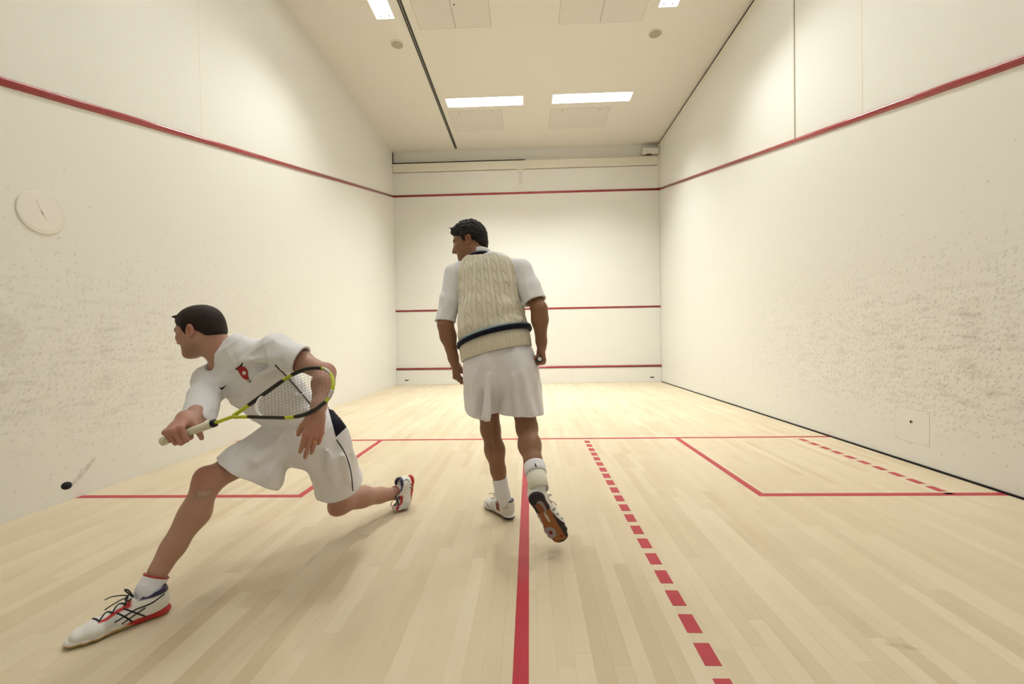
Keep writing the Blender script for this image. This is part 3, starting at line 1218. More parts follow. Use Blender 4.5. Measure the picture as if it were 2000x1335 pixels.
def add_hand(S, wrist, R, mirror, curls, spread=(0.10, 0.03, -0.03, -0.10), thumb=(0.5, 0.35, 0.3), sc_=1.0, tips=None):
    """R columns: across (towards the index finger side when mirror = 1), along the fingers, back of the hand.
    curls: per finger (index..little) three bends in radians towards the palm"""
    ax, al, bk = R[:, 0] * mirror, R[:, 1], R[:, 2]

    def w(x, y, z):
        return wrist + sc_ * (ax * x + al * y + bk * z)
    # palm
    S.slab(w(0.002, -0.004, 0), w(0.0, 0.082, 0.0), ax, (.0265 * sc_, .0195 * sc_), (.0395 * sc_, .0145 * sc_), 0.012)
    S.ball(w(0.022, 0.030, -0.012), np.array([.016, .030, .015]) * sc_, np.stack([ax, al, bk], 1), 0.012)
    S.ball(w(-0.024, 0.030, -0.010), np.array([.013, .030, .013]) * sc_, np.stack([ax, al, bk], 1), 0.012)
    base = [(0.0300, 0.086), (0.0100, 0.092), (-0.0105, 0.088), (-0.0290, 0.078)]
    lens = [(.044, .026, .020), (.049, .030, .021), (.045, .028, .020), (.035, .021, .018)]
    rads = [.0096, .0098, .0092, .0080]
    out = []
    for (bx, by), ln, r0, cu, sp in zip(base, lens, rads, curls, spread):
        d = _n(al * math.cos(sp) + ax * math.sin(sp))
        p = w(bx, by, 0.001)
        S.limb(w(bx * 0.75, by - 0.035, 0.0), p, .0095 * sc_, r0 * 1.08 * sc_, 0.010)
        dn = -bk
        ang = 0
        pts = [p]
        for l_, c_ in zip(ln, cu):
            ang += c_
            p = p + sc_ * l_ * (d * math.cos(ang) + dn * math.sin(ang))
            pts.append(p)
        r_ = [r0 * 1.06 * sc_, r0 * sc_, r0 * 0.92 * sc_, r0 * 0.76 * sc_]
        S.limb(pts[0], pts[1], r_[0], r_[1], 0.004)
        S.limb(pts[1], pts[2], r_[1], r_[2], 0.003)
        S.limb(pts[2], pts[3], r_[2], r_[3], 0.003)
        S.ball(pts[0] + bk * 0.003 * sc_, r0 * 1.05 * sc_, None, 0.008)
        out.append(pts)
    # thumb leaves the side of the palm near its base
    t0 = w(0.020, 0.020, -0.008)
    a0, a1, a2 = thumb
    d0 = _n(al * math.cos(a0) + ax * math.sin(a0) - bk * 0.35)
    t1 = t0 + d0 * 0.045 * sc_
    d1 = _n(al * math.cos(a0 - a1) + ax * math.sin(a0 - a1) - bk * (0.45 + a2))
    t2 = t1 + d1 * 0.033 * sc_
    d2 = _n(al * math.cos(a0 - 2 * a1) + ax * math.sin(a0 - 2 * a1) - bk * (0.5 + 1.6 * a2))
    t3 = t2 + d2 * 0.026 * sc_
    S.limb(t0, t1, .0155 * sc_, .0125 * sc_, 0.014)
    S.limb(t1, t2, .0118 * sc_, .0108 * sc_, 0.004)
    S.limb(t2, t3, .0108 * sc_, .0082 * sc_, 0.003)
    out.append([t0, t1, t2, t3])
    return out


def add_leg(S, hip, knee, ankle, kfwd, toe_dir, fat=1.0):
    """thigh, knee, calf; kfwd = way the knee points"""
    hip, knee, ankle = map(np.asarray, (hip, knee, ankle))
    kf = _n(kfwd)
    S.limb(hip, hip * .5 + knee * .5, .088 * fat, .071 * fat, 0.03)
    S.limb(hip * .5 + knee * .5, knee, .071 * fat, .053 * fat, 0.03)
    S.ball(knee + kf * 0.014, .046 * fat, None, 0.03)
    S.ball(knee + kf * 0.034 - 0.01 * _n(ankle - knee), .026 * fat, None, 0.03)
    sh = ankle - knee
    mid = knee + sh * 0.31 - kf * 0.018
    low = knee + sh * 0.64 - kf * 0.007
    S.limb(knee - kf * 0.004, mid, .047 * fat, .0535 * fat, 0.04)
    S.limb(mid, low, .0535 * fat, .042 * fat, 0.04)
    S.limb(low, ankle, .040 * fat, .033 * fat, 0.03)
    S.limb(knee + kf * 0.012 + sh * 0.08, knee + sh * 0.85 + kf * 0.012, .030 * fat, .022 * fat, 0.03)


def add_arm(S, sh, el, wr, fat=1.0, bk=(0, 0, 1)):
    sh, el, wr = map(np.asarray, (sh, el, wr))
    S.ball(sh, .058 * fat, None, 0.04)
    S.limb(sh, sh * .5 + el * .5, .050 * fat, .045 * fat, 0.03)
    S.limb(sh * .5 + el * .5, el, .045 * fat, .037 * fat, 0.03)
    S.ball(el, .036 * fat, None, 0.02)
    m_ = el * .70 + wr * .30
    S.limb(el, m_, .037 * fat, .042 * fat, 0.03)
    S.limb(m_, el * .15 + wr * .85, .042 * fat, .028 * fat, 0.03)
    S.limb(el * .15 + wr * .85, wr, .027 * fat, .0255 * fat, 0.02)


def fold_field(seed, freq, amp, stretch, axis, calm=()):
    """cloth folds: a few drifting ripples running along axis"""
    rg = np.random.default_rng(seed)
    a = _n(axis)
    tt = np.cross(a, [0.3, 0.5, 0.81])
    tt = _n(tt)
    bb = np.cross(a, tt)
    ph = rg.uniform(0, 6.28, (5, 3))
    fr = freq * rg.uniform(0.6, 1.5, 5)
    an = rg.uniform(0, 6.28, 5)

    def fn(P):
        u = P @ a.astype(np.float32)
        x, y = P @ tt.astype(np.float32), P @ bb.astype(np.float32)
        o = np.zeros(len(P), np.float32)
        for i in range(5):
            w_ = (x * math.cos(an[i]) + y * math.sin(an[i])) * fr[i] + u * fr[i] * stretch * math.sin(ph[i, 2])
            w_ = w_ + 1.1 * np.sin(u * fr[i] * 0.35 + ph[i, 1]) + 0.7 * np.sin(x * fr[i] * 0.4 + ph[i, 2])
            s_ = np.sin(w_ + ph[i, 0])
            o += (1 - np.abs(s_)) ** 2 - 0.33
        for c_, r_ in calm:       # flatter near the hems
            q = P - np.asarray(c_, np.float32)
            o = o * np.clip(np.sqrt((q * q).sum(1)) / r_, 0.15, 1.0)
        return -(amp * o / 2.2).astype(np.float32)
    return fn
# ------------------------------------------------------------------ materials for people
def vcol(name, rough=0.6, spec=0.4, bump=None, sss=0.0, sheen=0.0):
    t = NT(name)
    a = t.n('ShaderNodeAttribute', attribute_name='Col')
    t.l(a.outputs['Color'], t.b.inputs['Base Color'])
    t.b.inputs['Roughness'].default_value = rough
    t.b.inputs['Specular IOR Level'].default_value = spec
    if sss:
        t.b.inputs['Subsurface Weight'].default_value = sss
        t.b.inputs['Subsurface Radius'].default_value = (0.9, 0.35, 0.18)
        t.b.inputs['Subsurface Scale'].default_value = 0.006
    if bump:
        t.bump(t.noise(t.obj(), bump[0], 3.0), bump[1], 0.001)
    return t.m


def cloth(name, col, weave=900.0, strength=0.15, rough=0.85):
    t = NT(name)
    p = t.obj()
    n1 = t.noise(p, 9.0, 3.0)
    t.l(t.mix(n1, tuple(c * 0.965 for c in col), col), t.b.inputs['Base Color'])
    t.b.inputs['Roughness'].default_value = rough
    t.b.inputs['Specular IOR Level'].default_value = 0.2
    t.b.inputs['Sheen Weight'].default_value = 0.15
    t.bump(t.math('ADD', t.noise(p, weave, 2.0), t.math('MULTIPLY', t.noise(p, 45.0, 3.0), 1.6)), strength, 0.002)
    return t.m


M['skin_a'] = vcol('fair_skin', 0.5, 0.35, (500.0, 0.06), 0.08)
M['skin_b'] = vcol('tanned_skin', 0.5, 0.35, (500.0, 0.06), 0.08)
M['shirt_w'] = cloth('white_sports_shirt', (0.81, 0.81, 0.84))
M['shorts_w'] = cloth('white_shorts_cloth', (0.83, 0.815, 0.85))
M['sock_w'] = cloth('white_sock_knit', (0.81, 0.81, 0.85), 700.0, 0.35)
M['tape'] = cloth('cream_bandage', (0.72, 0.70, 0.58), 500.0, 0.3)
M['knit'] = cloth('cream_wool', (0.80, 0.755, 0.63), 420.0, 0.45, 0.95)
M['navy'] = cloth('navy_wool', (0.004, 0.006, 0.022), 420.0, 0.4, 0.95)
M['blue'] = cloth('pale_blue_wool', (0.27, 0.37, 0.41), 420.0, 0.4, 0.95)
M['ink'] = plain('black_print', (0.012, 0.012, 0.018), 0.6, spec=0.3, var=0.1)
M['red_print'] = plain('red_print', (0.42, 0.02, 0.015), 0.6, var=0.1)
M['white_print'] = plain('white_print', (0.75, 0.73, 0.70), 0.6, var=0.05)
M['navy_mesh'] = plain('black_mesh_panel', (0.006, 0.006, 0.014), 0.75, spec=0.2, var=0.2)
M['shoe'] = vcol('shoe_upper', 0.42, 0.5, (260.0, 0.15))
M['sole'] = vcol('shoe_rubber', 0.5, 0.4, (200.0, 0.1))
M['lace_k'] = plain('black_lace', (0.02, 0.018, 0.022), 0.8, var=0.2)
M['lace_g'] = plain('grey_lace', (0.45, 0.43, 0.38), 0.8, var=0.2)
M['gold'] = plain('gold', (0.80, 0.55, 0.22), 0.25, 1.0, var=0.03)


def hair_mat(name, col, hi):
    t = NT(name)
    p = t.obj()
    n1 = t.noise(t.scaled(p, (60, 60, 320)), 1.0, 4.0, 0.7, 0.6)
    t.l(t.mix(n1, col, hi), t.b.inputs['Base Color'])
    t.b.inputs['Roughness'].default_value = 0.6
    t.b.inputs['Specular IOR Level'].default_value = 0.22
    t.bump(n1, 0.7, 0.003)
    return t.m


M['hair_a'] = hair_mat('dark_brown_hair', (0.012, 0.008, 0.006), (0.034, 0.022, 0.016))
M['hair_b'] = hair_mat('black_brown_hair', (0.007, 0.005, 0.004), (0.024, 0.017, 0.012))


def skin_cols(base, red, head_c, HR, eyes, stub, reds):
    base, red = np.array(base), np.array(red)

    def f(V):
        C = np.tile(base, (len(V), 1))
        for c, r, a in reds:
            w = np.clip(1 - np.linalg.norm(V - c, axis=1) / r, 0, 1)[:, None] * a
            C = C * (1 - w) + red * w
        L = (V - head_c) @ HR
        x, y, z = np.abs(L[:, 0]), L[:, 1], L[:, 2]
        hd = np.linalg.norm(L - [0, .01, -.02], axis=1) < .17

        def blend(mask, col):
            m_ = (np.clip(mask, 0, 1) * hd)[:, None]
            C[:] = C * (1 - m_) + np.array(col) * m_
        # stubble on jaw and upper lip
        sb = np.clip((-.045 - z) / .03, 0, 1) * np.clip((y + .03) / .04, 0, 1) * np.clip((z + .15) / .03, 0, 1)
        blend(sb * stub, base * 0.55)
        ear = (np.exp(-(((x - .078) / .012) ** 2 + ((y + .012) / .028) ** 2 + ((z + .006) / .04) ** 2) * 1.2))
        blend(ear * 0.7, red)
        lip = np.exp(-((x / .022) ** 4 + ((y - .097) / .014) ** 2 + ((z + .072) / .010) ** 2))
        blend(lip * 0.9, red * [0.85, 0.55, 0.55])
        br = np.exp(-(((x - .034) / .019) ** 4 + ((y - .088) / .014) ** 2 + ((z - .024 + (x - .03) * .05) / .0055) ** 2))
        blend(br * 1.3, (0.03, 0.02, 0.014))
        er = np.sqrt((x - .032) ** 2 + (y - .0775) ** 2 + (z - .002) ** 2)
        ew = (er < .0148) & (y > .081) & (np.abs(z - .001) < .0062)
        blend(ew * 1.0, (0.62, 0.58, 0.54))
        ir = ew & (np.sqrt((x - .0315) ** 2 + (z - .002) ** 2) < .0052)
        blend(ir * 1.0, (0.03, 0.025, 0.02))
        return C
    return f


# ------------------------------------------------------------------ shoes
def make_shoe(parent, o, R, style, sc_=1.0, bend=0.0, h=0.0026):
    """o = heel bottom centre, R columns right / toe / up; bend folds the toes up"""
    cb, sb = math.cos(bend), math.sin(bend)

    def w(x, y, z):
        if bend and y > .17:
            dy, dz = y - .17, z - .012
            y, z = .17 + dy * cb - dz * sb, .012 + dy * sb + dz * cb
        return o + sc_ * (R @ np.array([x, y, z]))
    k = sc_
    S = Solid()
    S.ball(w(0, .045, .050), np.array([.034, .042, .050]) * k, R, 0.01)
    S.limb(w(0, .055, .055), w(0, .135, .048), .037 * k, .034 * k, 0.02)
    S.limb(w(0, .060, .026), w(.002, .150, .026), .033 * k, .035 * k, 0.02)
    S.slab(w(.002, .130, .040), w(.003, .200, .030), R[:, 0], (.038 * k, .036 * k), (.044 * k, .027 * k), 0.02)
    S.slab(w(.003, .200, .030), w(.004, .246, .026), R[:, 0], (.044 * k, .026 * k), (.036 * k, .021 * k), 0.02)
    S.limb(w(0, .050, .070), w(0, .042, .092), .036 * k, .034 * k, 0.02)
    S.limb(w(0, .085, .072), w(0, .105, .088), .026 * k, .022 * k, 0.02)
    S.cut(w(0, .05, .014), -R[:, 2], 0.002)
    S.limb(w(0, .058, .080), w(0, .040, .150), .0285 * k, .034 * k, 0.004, 's')
    S.limb(w(0, .090, .100), w(0, .075, .150), .022 * k, .03 * k, 0.004, 's')
    S.cut(w(0, .01, .103), R @ np.array([0, -0.05, 1.0]), 0.004)

    def loc(V):
        return ((V - o) @ R) / sc_
    up = solid_obj('shoe', S, h, M['shoe'], parent, 1, None, lambda V: style['upper'](loc(V)))
    B = Solid()
    prof = [(0, .034, .032), (0, .085, .029), (.002, .135, .0305), (.004, .195, .0460), (.004, .225, .0445), (.004, .252, .034)]
    for (x0, y0, w0), (x1, y1, w1) in zip(prof[:-1], prof[1:]):
        B.slab(w(x0, y0, .013), w(x1, y1, .013), R[:, 0], (w0 * k, .0145 * k), (w1 * k, .0145 * k), 0.01)
    B.ball(w(0, .034, .014), np.array([.034, .036, .017]) * k, R, 0.006)
    B.ball(w(.004, .252, .014), np.array([.036, .028, .016]) * k, R, 0.006)
    B.cut(w(0, .05, .0245), R[:, 2], 0.003)
    B.cut(w(0, .05, .0022), -R[:, 2], 0.003)
    sl = solid_obj('sole', B, h, M['sole'], up, 1, None, lambda V: style['sole'](loc(V)))
    # laces zigzagging up the instep
    tr_ = bvh(up)
    g = []
    for i in range(6):
        y0 = .118 + i * .0165
        pts = []
        for s in np.linspace(-1, 1, 9):
            q = w(s * .019, y0 + (0.008 * s if i % 2 else -0.008 * s), .14)
            hp = tr_.ray_cast(Vector(q), Vector(-R[:, 2]) if not (bend and y0 > .17) else Vector(-R[:, 2]))
            if hp[0] is not None:
                pts.append(np.array(hp[0]) + R[:, 2] * .0012)
        if len(pts) > 2:
            g.append(tube_geo(pts, .0026 * k, 6))
    c = w(0, .104, .098)
    for s in (-1, 1):      # bow loops and ends
        lp = [c, c + k * (R @ np.array([s * .018, .012, .020])), c + k * (R @ np.array([s * .040, .022, .018])), c + k * (R @ np.array([s * .030, .012, .004])), c]
        g.append(tube_geo(bezier(lp, 20), .0024 * k, 6))
        en = [c, c + k * (R @ np.array([s * .014, .026, .010])), c + k * (R @ np.array([s * .034, .056, .010])), c + k * (R @ np.array([s * .040, .074, .004]))]
        g.append(tube_geo(bezier(en, 16), .0020 * k, 6))
    V, F = join_geo(g)
    new_obj('lace', V, F, M[style['lace']], up, True)
    return up


def smooth(x, a, b):
    t = np.clip((x - a) / (b - a), 0, 1)
    return t * t * (3 - 2 * t)


def mixc(C, m_, col):
    m_ = np.clip(m_, 0, 1)[:, None]
    C[:] = C * (1 - m_) + np.array(col) * m_


def red_shoe_upper(L):
    x, y, z = L.T
    C = np.tile([0.74, 0.73, 0.70], (len(L), 1))
    mixc(C, smooth(np.abs(x), .024, .028) * smooth(y, .14, .15) * smooth(.185 - y, 0, .01) * smooth(z, .03, .034) * 0.5, (0.42, 0.42, 0.40))
    mixc(C, smooth(z, .084, .088) * smooth(.1 - y, 0, .02), (0.02, 0.02, 0.07))
    mixc(C, smooth(.008 - np.abs(np.abs(x) - .022), 0, .004) * smooth(y, .105, .115) * smooth(.2 - y, 0, .01) * smooth(z, .052, .058), (0.50, 0.03, 0.03))
    mixc(C, smooth(.030 - z, 0, .003) * smooth(.14 - y, 0, .03), (0.48, 0.025, 0.02))
    return C


def red_shoe_sole(L):
    x, y, z = L.T
    C = np.tile([0.50, 0.03, 0.025], (len(L), 1))
    mixc(C, smooth(y, .15, .17) * smooth(z, .012, .015), (0.72, 0.70, 0.64))
    mixc(C, smooth(.0125 - z, 0, .002) * smooth(y, .10, .12), (0.55, 0.50, 0.12))
    mixc(C, smooth(.0045 - z, 0, .002), (0.62, 0.52, 0.10))
    return C


def grey_shoe_upper(L):
    x, y, z = L.T
    C = np.tile([0.70, 0.68, 0.64], (len(L), 1))
    side = smooth(np.abs(x), .020, .024)
    mixc(C, smooth(.075 - y, 0, .015) * smooth(z, .060, .066) * side, (0.50, 0.46, 0.36))
    tri = smooth(y - .060 - (z - .03) * .3, 0, .004) * smooth(.105 - y + (z - .03) * .25, 0, .004) * smooth(z, .032, .035) * smooth(.082 - z, 0, .004)
    mixc(C, tri * side, (0.17, 0.015, 0.02))
    st = smooth(.004 - np.abs(((y - .115) - (z - .03) * .6) % .030 - .012), 0, .002) * smooth(y, .110, .115) * smooth(.20 - y, 0, .01) * side
    mixc(C, st, (0.05, 0.045, 0.05))
    mixc(C, smooth(.006 - np.abs(z - .100), 0, .003), (0.03, 0.03, 0.05))
    mixc(C, smooth(y, .20, .22) * 0.5, (0.45, 0.44, 0.42))
    return C


def grey_shoe_sole(L):
    x, y, z = L.T
    C = np.tile([0.72, 0.71, 0.70], (len(L), 1))
    bot = smooth(.0075 - z, 0, .002)
    edge = np.where(y < .09, np.sqrt((x / .034) ** 2 + ((y - .038) / .040) ** 2 * (y < .038)), np.abs(x) / np.where(y < .19, .030 + (y - .09) * .14, .046))
    mixc(C, smooth(.0165 - z, 0, .002) * smooth(.10 - y, 0, .01), (0.02, 0.015, 0.025))
    mixc(C, smooth(.009 - z, 0, .002), (0.03, 0.02, 0.03))
    mixc(C, bot, (0.30, 0.105, 0.03))
    mixc(C, bot * smooth(.10 - y, 0, .004) * smooth(edge, .50, .56), (0.015, 0.012, 0.02))
    mixc(C, bot * smooth(.055 - y, 0, .01), (0.015, 0.012, 0.02))
    mixc(C, bot * smooth(1.0 - np.sqrt(((x - .004) / .013) ** 2 + ((y - .066) / .040) ** 2), 0, .12) * smooth(y, .035, .045), (0.25, 0.22, 0.23))
    mixc(C, bot * smooth(1.0 - np.sqrt(((x + .005) / .012) ** 2 + ((y - .075) / .030) ** 2), 0, .12), (0.22, 0.07, 0.025))
    mixc(C, bot * smooth(y, .12, .135) * smooth(x, .024, .027), (0.02, 0.016, 0.02))
    mixc(C, bot * smooth(y, .262, .266), (0.02, 0.016, 0.02))
    mixc(C, bot * smooth(1.0 - np.sqrt((x / .006) ** 2 + ((y - .128) / .032) ** 2), 0, .2), (0.50, 0.46, 0.36))
    rr = np.sqrt(((x + .020) / .022) ** 2 + ((y - .205) / .032) ** 2)
    mixc(C, bot * smooth(1.0 - rr, 0, .08), (0.30, 0.28, 0.30))
    mixc(C, bot * smooth(.38 - rr, 0, .06), (0.20, 0.008, 0.015))
    mixc(C, bot * smooth(1.0 - np.sqrt(((x - .012) / .010) ** 2 + ((y - .243) / .010) ** 2), 0, .2), (0.22, 0.03, 0.02))
    return C


RED_SHOE = dict(upper=red_shoe_upper, sole=red_shoe_sole, lace='lace_k')
GREY_SHOE = dict(upper=grey_shoe_upper, sole=grey_shoe_sole, lace='lace_g')


# ------------------------------------------------------------------ squash racket
def make_racket(butt, axis, flat, label, cols, string_tension=1):
    """butt end, direction to the tip, direction across the head (in its plane)"""
    a = _n(axis)
    x = _n(np.asarray(flat, float) - a * (np.asarray(flat, float) @ a))
    n = np.cross(x, a)
    e = bpy.data.objects.new('squash_racket', None)
    mm = Matrix.Identity(4)
    for i in range(3):
        mm[i][0], mm[i][1], mm[i][2], mm[i][3] = x[i], a[i], n[i], butt[i]
    e.matrix_world = mm
    COL.objects.link(e)
    tag(e, label, 'racket')
    # grip: eight-sided, slightly flared butt, with spiral wrap
    prof = [(0.0, .0150), (.004, .0175), (.014, .0170), (.03, .0152), (.10, .0148), (.20, .0145), (.205, .0125)]
    V, F = [], []
    for (yy, r_) in prof:
        for k in range(16):
            q = 2 * math.pi * k / 16
            V.append((r_ * 1.08 * math.cos(q), yy, r_ * 0.92 * math.sin(q)))
    for i in range(len(prof) - 1):
        for k in range(16):
            F.append((i * 16 + k, i * 16 + (k + 1) % 16, (i + 1) * 16 + (k + 1) % 16, (i + 1) * 16 + k))
    F += [tuple(range(16))[::-1], tuple(range(len(V) - 16, len(V)))]
    g = new_obj('grip', V, F, cols['grip'], e, True)
    sp = [(.0158 * math.cos(t_), .02 + t_ * .0042, .0137 * math.sin(t_)) for t_ in np.linspace(0, 42, 260)]
    tube('grip_wrap', sp, .0012, cols['grip'], g, 5)
    bm = bmesh.new()
    bmesh.ops.create_cone(bm, cap_ends=True, segments=20, radius1=.0105, radius2=.0115, depth=.003, matrix=Matrix.Translation((0, -.0012, 0)) @ Matrix.Rotation(math.pi / 2, 4, 'X'))
    from_bm('butt_cap', bm, cols['cap'], g)
    tube('collar', [(0, .198, 0), (0, .212, 0)], .0155, M['ink'], e, 14)

    def sweep(name, pts, w_, t_, mat, parent, closed=False):
        """oval section swept in the racket plane"""
        pts = [np.array(p, float) for p in pts]
        V, F = [], []
        N = len(pts)
        for i, p in enumerate(pts):
            if closed:
                tg = pts[(i + 1) % N] - pts[i - 1]
            else:
                tg = pts[min(i + 1, N - 1)] - pts[max(i - 1, 0)]
            tg = _n([tg[0], tg[1], 0])
            nn = np.array([-tg[1], tg[0], 0])
            for k in range(10):
                q = 2 * math.pi * k / 10
                V.append(p + nn * (w_ / 2) * math.cos(q) + np.array([0, 0, t_ / 2]) * math.sin(q))
        for i in range(N if closed else N - 1):
            j = (i + 1) % N
            for k in range(10):
                k2 = (k + 1) % 10
                F.append((i * 10 + k, i * 10 + k2, j * 10 + k2, j * 10 + k))
        if not closed:
            F += [tuple(range(10))[::-1], tuple((N - 1) * 10 + k for k in range(10))]
        return new_obj(name, V, F, mat, parent, True)

    sweep('shaft', [(0, y, 0) for y in np.linspace(.205, .295, 8)], .0135, .016, cols['main'], e)
    sweep('shaft_stripe', [(0, y, .0035) for y in np.linspace(.215, .288, 6)], .0085, .012, M['ink'], e)
    # teardrop head: from the shaft end, out to full width, round the tip
    half = bezier([(0.004, .285), (.026, .345), (.060, .425), (.094, .515), (.1010, .585), (.078, .652), (.039, .683), (0, .690)], 42)
    half = [np.array([q[0], q[1], 0]) for q in half]
    loop = half + [q * [-1, 1, 1] for q in half[-2::-1]]
    fr = sweep('frame', loop, .0125, .020, cols['main'], e)
    # bumper and painted bands
    for nm, i0, i1, mt, w2 in cols['bands']:
        for sgn in (1, -1):
            seg = [q * [sgn, 1, 1] for q in half[i0:i1]]
            sweep(nm, seg, .0136, .0212, mt, fr)
    # throat bridge closing the string bed
    bridge = [np.array([s * .050, .402 - .026 * (1 - s * s), 0]) for s in np.linspace(-1, 1, 12)]
    sweep('bridge', bridge, .012, .016, cols['bridge'], e)
    # strings
    yy = np.array([q[1] for q in half])
    xx = np.array([q[0] for q in half])
    geo = []
    for k in range(-7, 8):
        X = k * .0128
        ys_in = yy[xx >= abs(X)]
        y1 = ys_in.max() if len(ys_in) else .68
        s = X / .050
        y0 = .402 - .026 * (1 - s * s) if abs(s) < 1 else ys_in.min()
        geo.append(tube_geo([(X, y0, .0008), (X, (y0 + y1) / 2, -.0008), (X, y1, .0008)], .00045, 5))
    for k in range(19):
        Y = .410 + k * .0138
        i = np.argmin(np.abs(yy - Y))
        X = xx[i]
        geo.append(tube_geo([(-X, Y, -.0006), (0, Y, .0008), (X, Y, -.0006)], .00045, 5))
    V, F = join_geo(geo)
    st = new_obj('strings', V, F, cols['string'], e)
    return e


def add_arm2(S, sh, el, wr, fat=1.0):
    sh, el, wr = map(np.asarray, (sh, el, wr))
    S.limb(sh, sh * .5 + el * .5, .044 * fat, .043 * fat, 0.03)
    S.limb(sh * .5 + el * .5, el, .043 * fat, .037 * fat, 0.03)
    S.ball(el, .036 * fat, None, 0.02)
    m_ = el * .72 + wr * .28
    S.limb(el, m_, .037 * fat, .041 * fat, 0.03)
    S.limb(m_, el * .15 + wr * .85, .041 * fat, .028 * fat, 0.03)
    S.limb(el * .15 + wr * .85, wr, .027 * fat, .025 * fat, 0.02)


# ------------------------------------------------------------------ person in the cable-knit vest, walking away
H_BODY = 0.0033


def band(name, c, side, fwd, hw, hd, prof, mat, parent, n=160, wave=None, tilt=None):
    """closed ring round the body: prof = [(outward, along), ...]"""
    side, fwd = _n(side), _n(fwd)
    up = np.cross(side, fwd)
    up = up if up[2] > 0 else -up
    V, F = [], []
    k = len(prof)
    for i in range(n):
        q = 2 * math.pi * i / n
        ex = np.array([math.cos(q), math.sin(q)])
        nrm = _n([ex[0] / hw, ex[1] / hd])
        for (o_, a_) in prof:
            o2 = o_ + (wave(q) if wave and o_ > 0 else 0)
            xy = ex * [hw, hd] + nrm * o2
            V.append(c + side * xy[0] + fwd * xy[1] + up * (a_ + (tilt(q) if tilt else 0)))
    for i in range(n):
        j = (i + 1) % n
        for q in range(k):
            r_ = (q + 1) % k
            F.append((i * k + q, j * k + q, j * k + r_, i * k + r_))
    o = new_obj(name, V, F, mat, parent, True)
    return o


# joints
B = {}
B['pel'] = at(977, 700, 2.43)
B['hipL'], B['hipR'] = at(946, 716, 2.45), at(1010, 712, 2.42)
B['kneL'], B['ankL'] = at(958, 838, 2.46), at(981, 962, 2.45)
B['kneR'], B['ankR'] = at(1029, 836, 2.36), at(1050, 940, 2.09)
B['shL'], B['shR'] = at(892, 536, 2.53), at(1017, 530, 2.46)
B['elL'], B['wrL'] = at(870, 634, 2.44), at(888, 710, 2.50)
B['elR'], B['wrR'] = at(1053, 603, 2.36), at(1058, 677, 2.38)
hc = at(917, 472.5, 2.53)
HR = frame((-1.0, 0.10, -0.27), (-0.20, 0.05, 1.0))
S = Solid()
add_head(S, hc, HR, 1.0)
S.limb(hc + HR @ np.array([0, -.030, -.035]), at(938, 512, 2.50), .056, .066, 0.03)
S.limb(hc + HR @ np.array([0, .004, -.070]), at(936, 515, 2.47), .045, .060, 0.03)
# trunk under the clothes
sideT = _n(B['shR'] - B['shL'])
sideP = _n(np.array([1.0, 0.02, 0.12]))
S.rings([(at(977, 720, 2.43), sideP, .155, .105), (at(972, 680, 2.43), sideP, .150, .10), (at(962, 620, 2.44), sideP, .150, .095),
         (at(956, 560, 2.47), sideT, .165, .10), (at(950, 525, 2.49), sideT, .150, .085)], 0.03)
S.limb(at(940, 515, 2.49), B['shL'], .045, .045, 0.04)
S.limb(at(945, 515, 2.49), B['shR'], .045, .045, 0.04)
add_leg(S, B['hipL'], B['kneL'], B['ankL'], (-0.3, 1, 0.1), None, 1.02)
add_leg(S, B['hipR'], B['kneR'], B['ankR'], (0.1, 1, 0.2), None, 1.08)
add_arm2(S, B['shL'], B['elL'], B['wrL'], 1.10)
add_arm2(S, B['shR'], B['elR'], B['wrR'], 1.10)
# feet inside the shoes
oL, RL = at(1001, 1013, 2.43), frame((-0.60, 0.78, 0.0), (0, 0, 1))
oL[2] = 0.006
oR, RR = at(1042, 966, 1.985), frame((0.43, 0.31, -0.86), (-0.10, 1.0, 0.30))
S.limb(B['ankL'], oL + RL @ np.array([0, .055, .055]), .033, .030, 0.02)
S.limb(oL + RL @ np.array([0, .055, .050]), oL + RL @ np.array([0, .19, .030]), .028, .022, 0.02)
S.limb(B['ankR'], oR + RR @ np.array([0, .055, .055]), .035, .030, 0.02)
S.limb(oR + RR @ np.array([0, .055, .050]), oR + RR @ np.array([0, .19, .030]), .028, .022, 0.02)
# hands
alL, bkL = _n((0.10, 0.25, -0.95)), None
axL = _n(np.array([0.25, 0.93, 0.25]))
axL = _n(axL - alL * (axL @ alL))
bkL = np.cross(alL, axL)
bkL = bkL if bkL[0] < 0 else -bkL
add_hand(S, B['wrL'], np.stack([axL, alL, bkL], 1), 1, [(.55, .7, .4), (.65, .75, .4), (.75, .8, .45), (.85, .85, .45)], thumb=(.35, .2, .2))
raxis = _n((-0.12, 0.96, -0.22))
alR = _n(np.array([0.03, 0.22, -0.97]))
alR = _n(alR - raxis * (alR @ raxis) * 0.9)
axR = _n(raxis - alR * (raxis @ alR))
bkR = np.cross(alR, axR)
bkR = bkR if bkR[0] > 0 else -bkR
fR = [(1.35, 1.55, .75), (1.4, 1.55, .75), (1.4, 1.55, .75), (1.4, 1.55, .75)]
add_hand(S, B['wrR'], np.stack([axR, alR, bkR], 1), 1, fR, (.04, .01, -.01, -.04), thumb=(.7, .3, .5))
reds = [(B['elL'], .07, .35), (B['elR'], .07, .35), (B['kneR'], .09, .2), (B['wrR'] + alR * .06, .1, .4), (B['wrL'] + alL * .08, .1, .4)]
walker = solid_obj('person', S, H_BODY, M['skin_b'], None, 2, None,
                   skin_cols((0.275, 0.138, 0.078), (0.32, 0.105, 0.062), hc, HR, None, 0.35, reds))
tag(walker, 'person seen from behind in a cream cable knit vest and white shorts, walking away', 'person')

# hair: thick, dark, tousled, swept up at the brow
Hs = Solid()


def hw_(x, y, z):
    return hc + HR @ np.array([x, y, z])


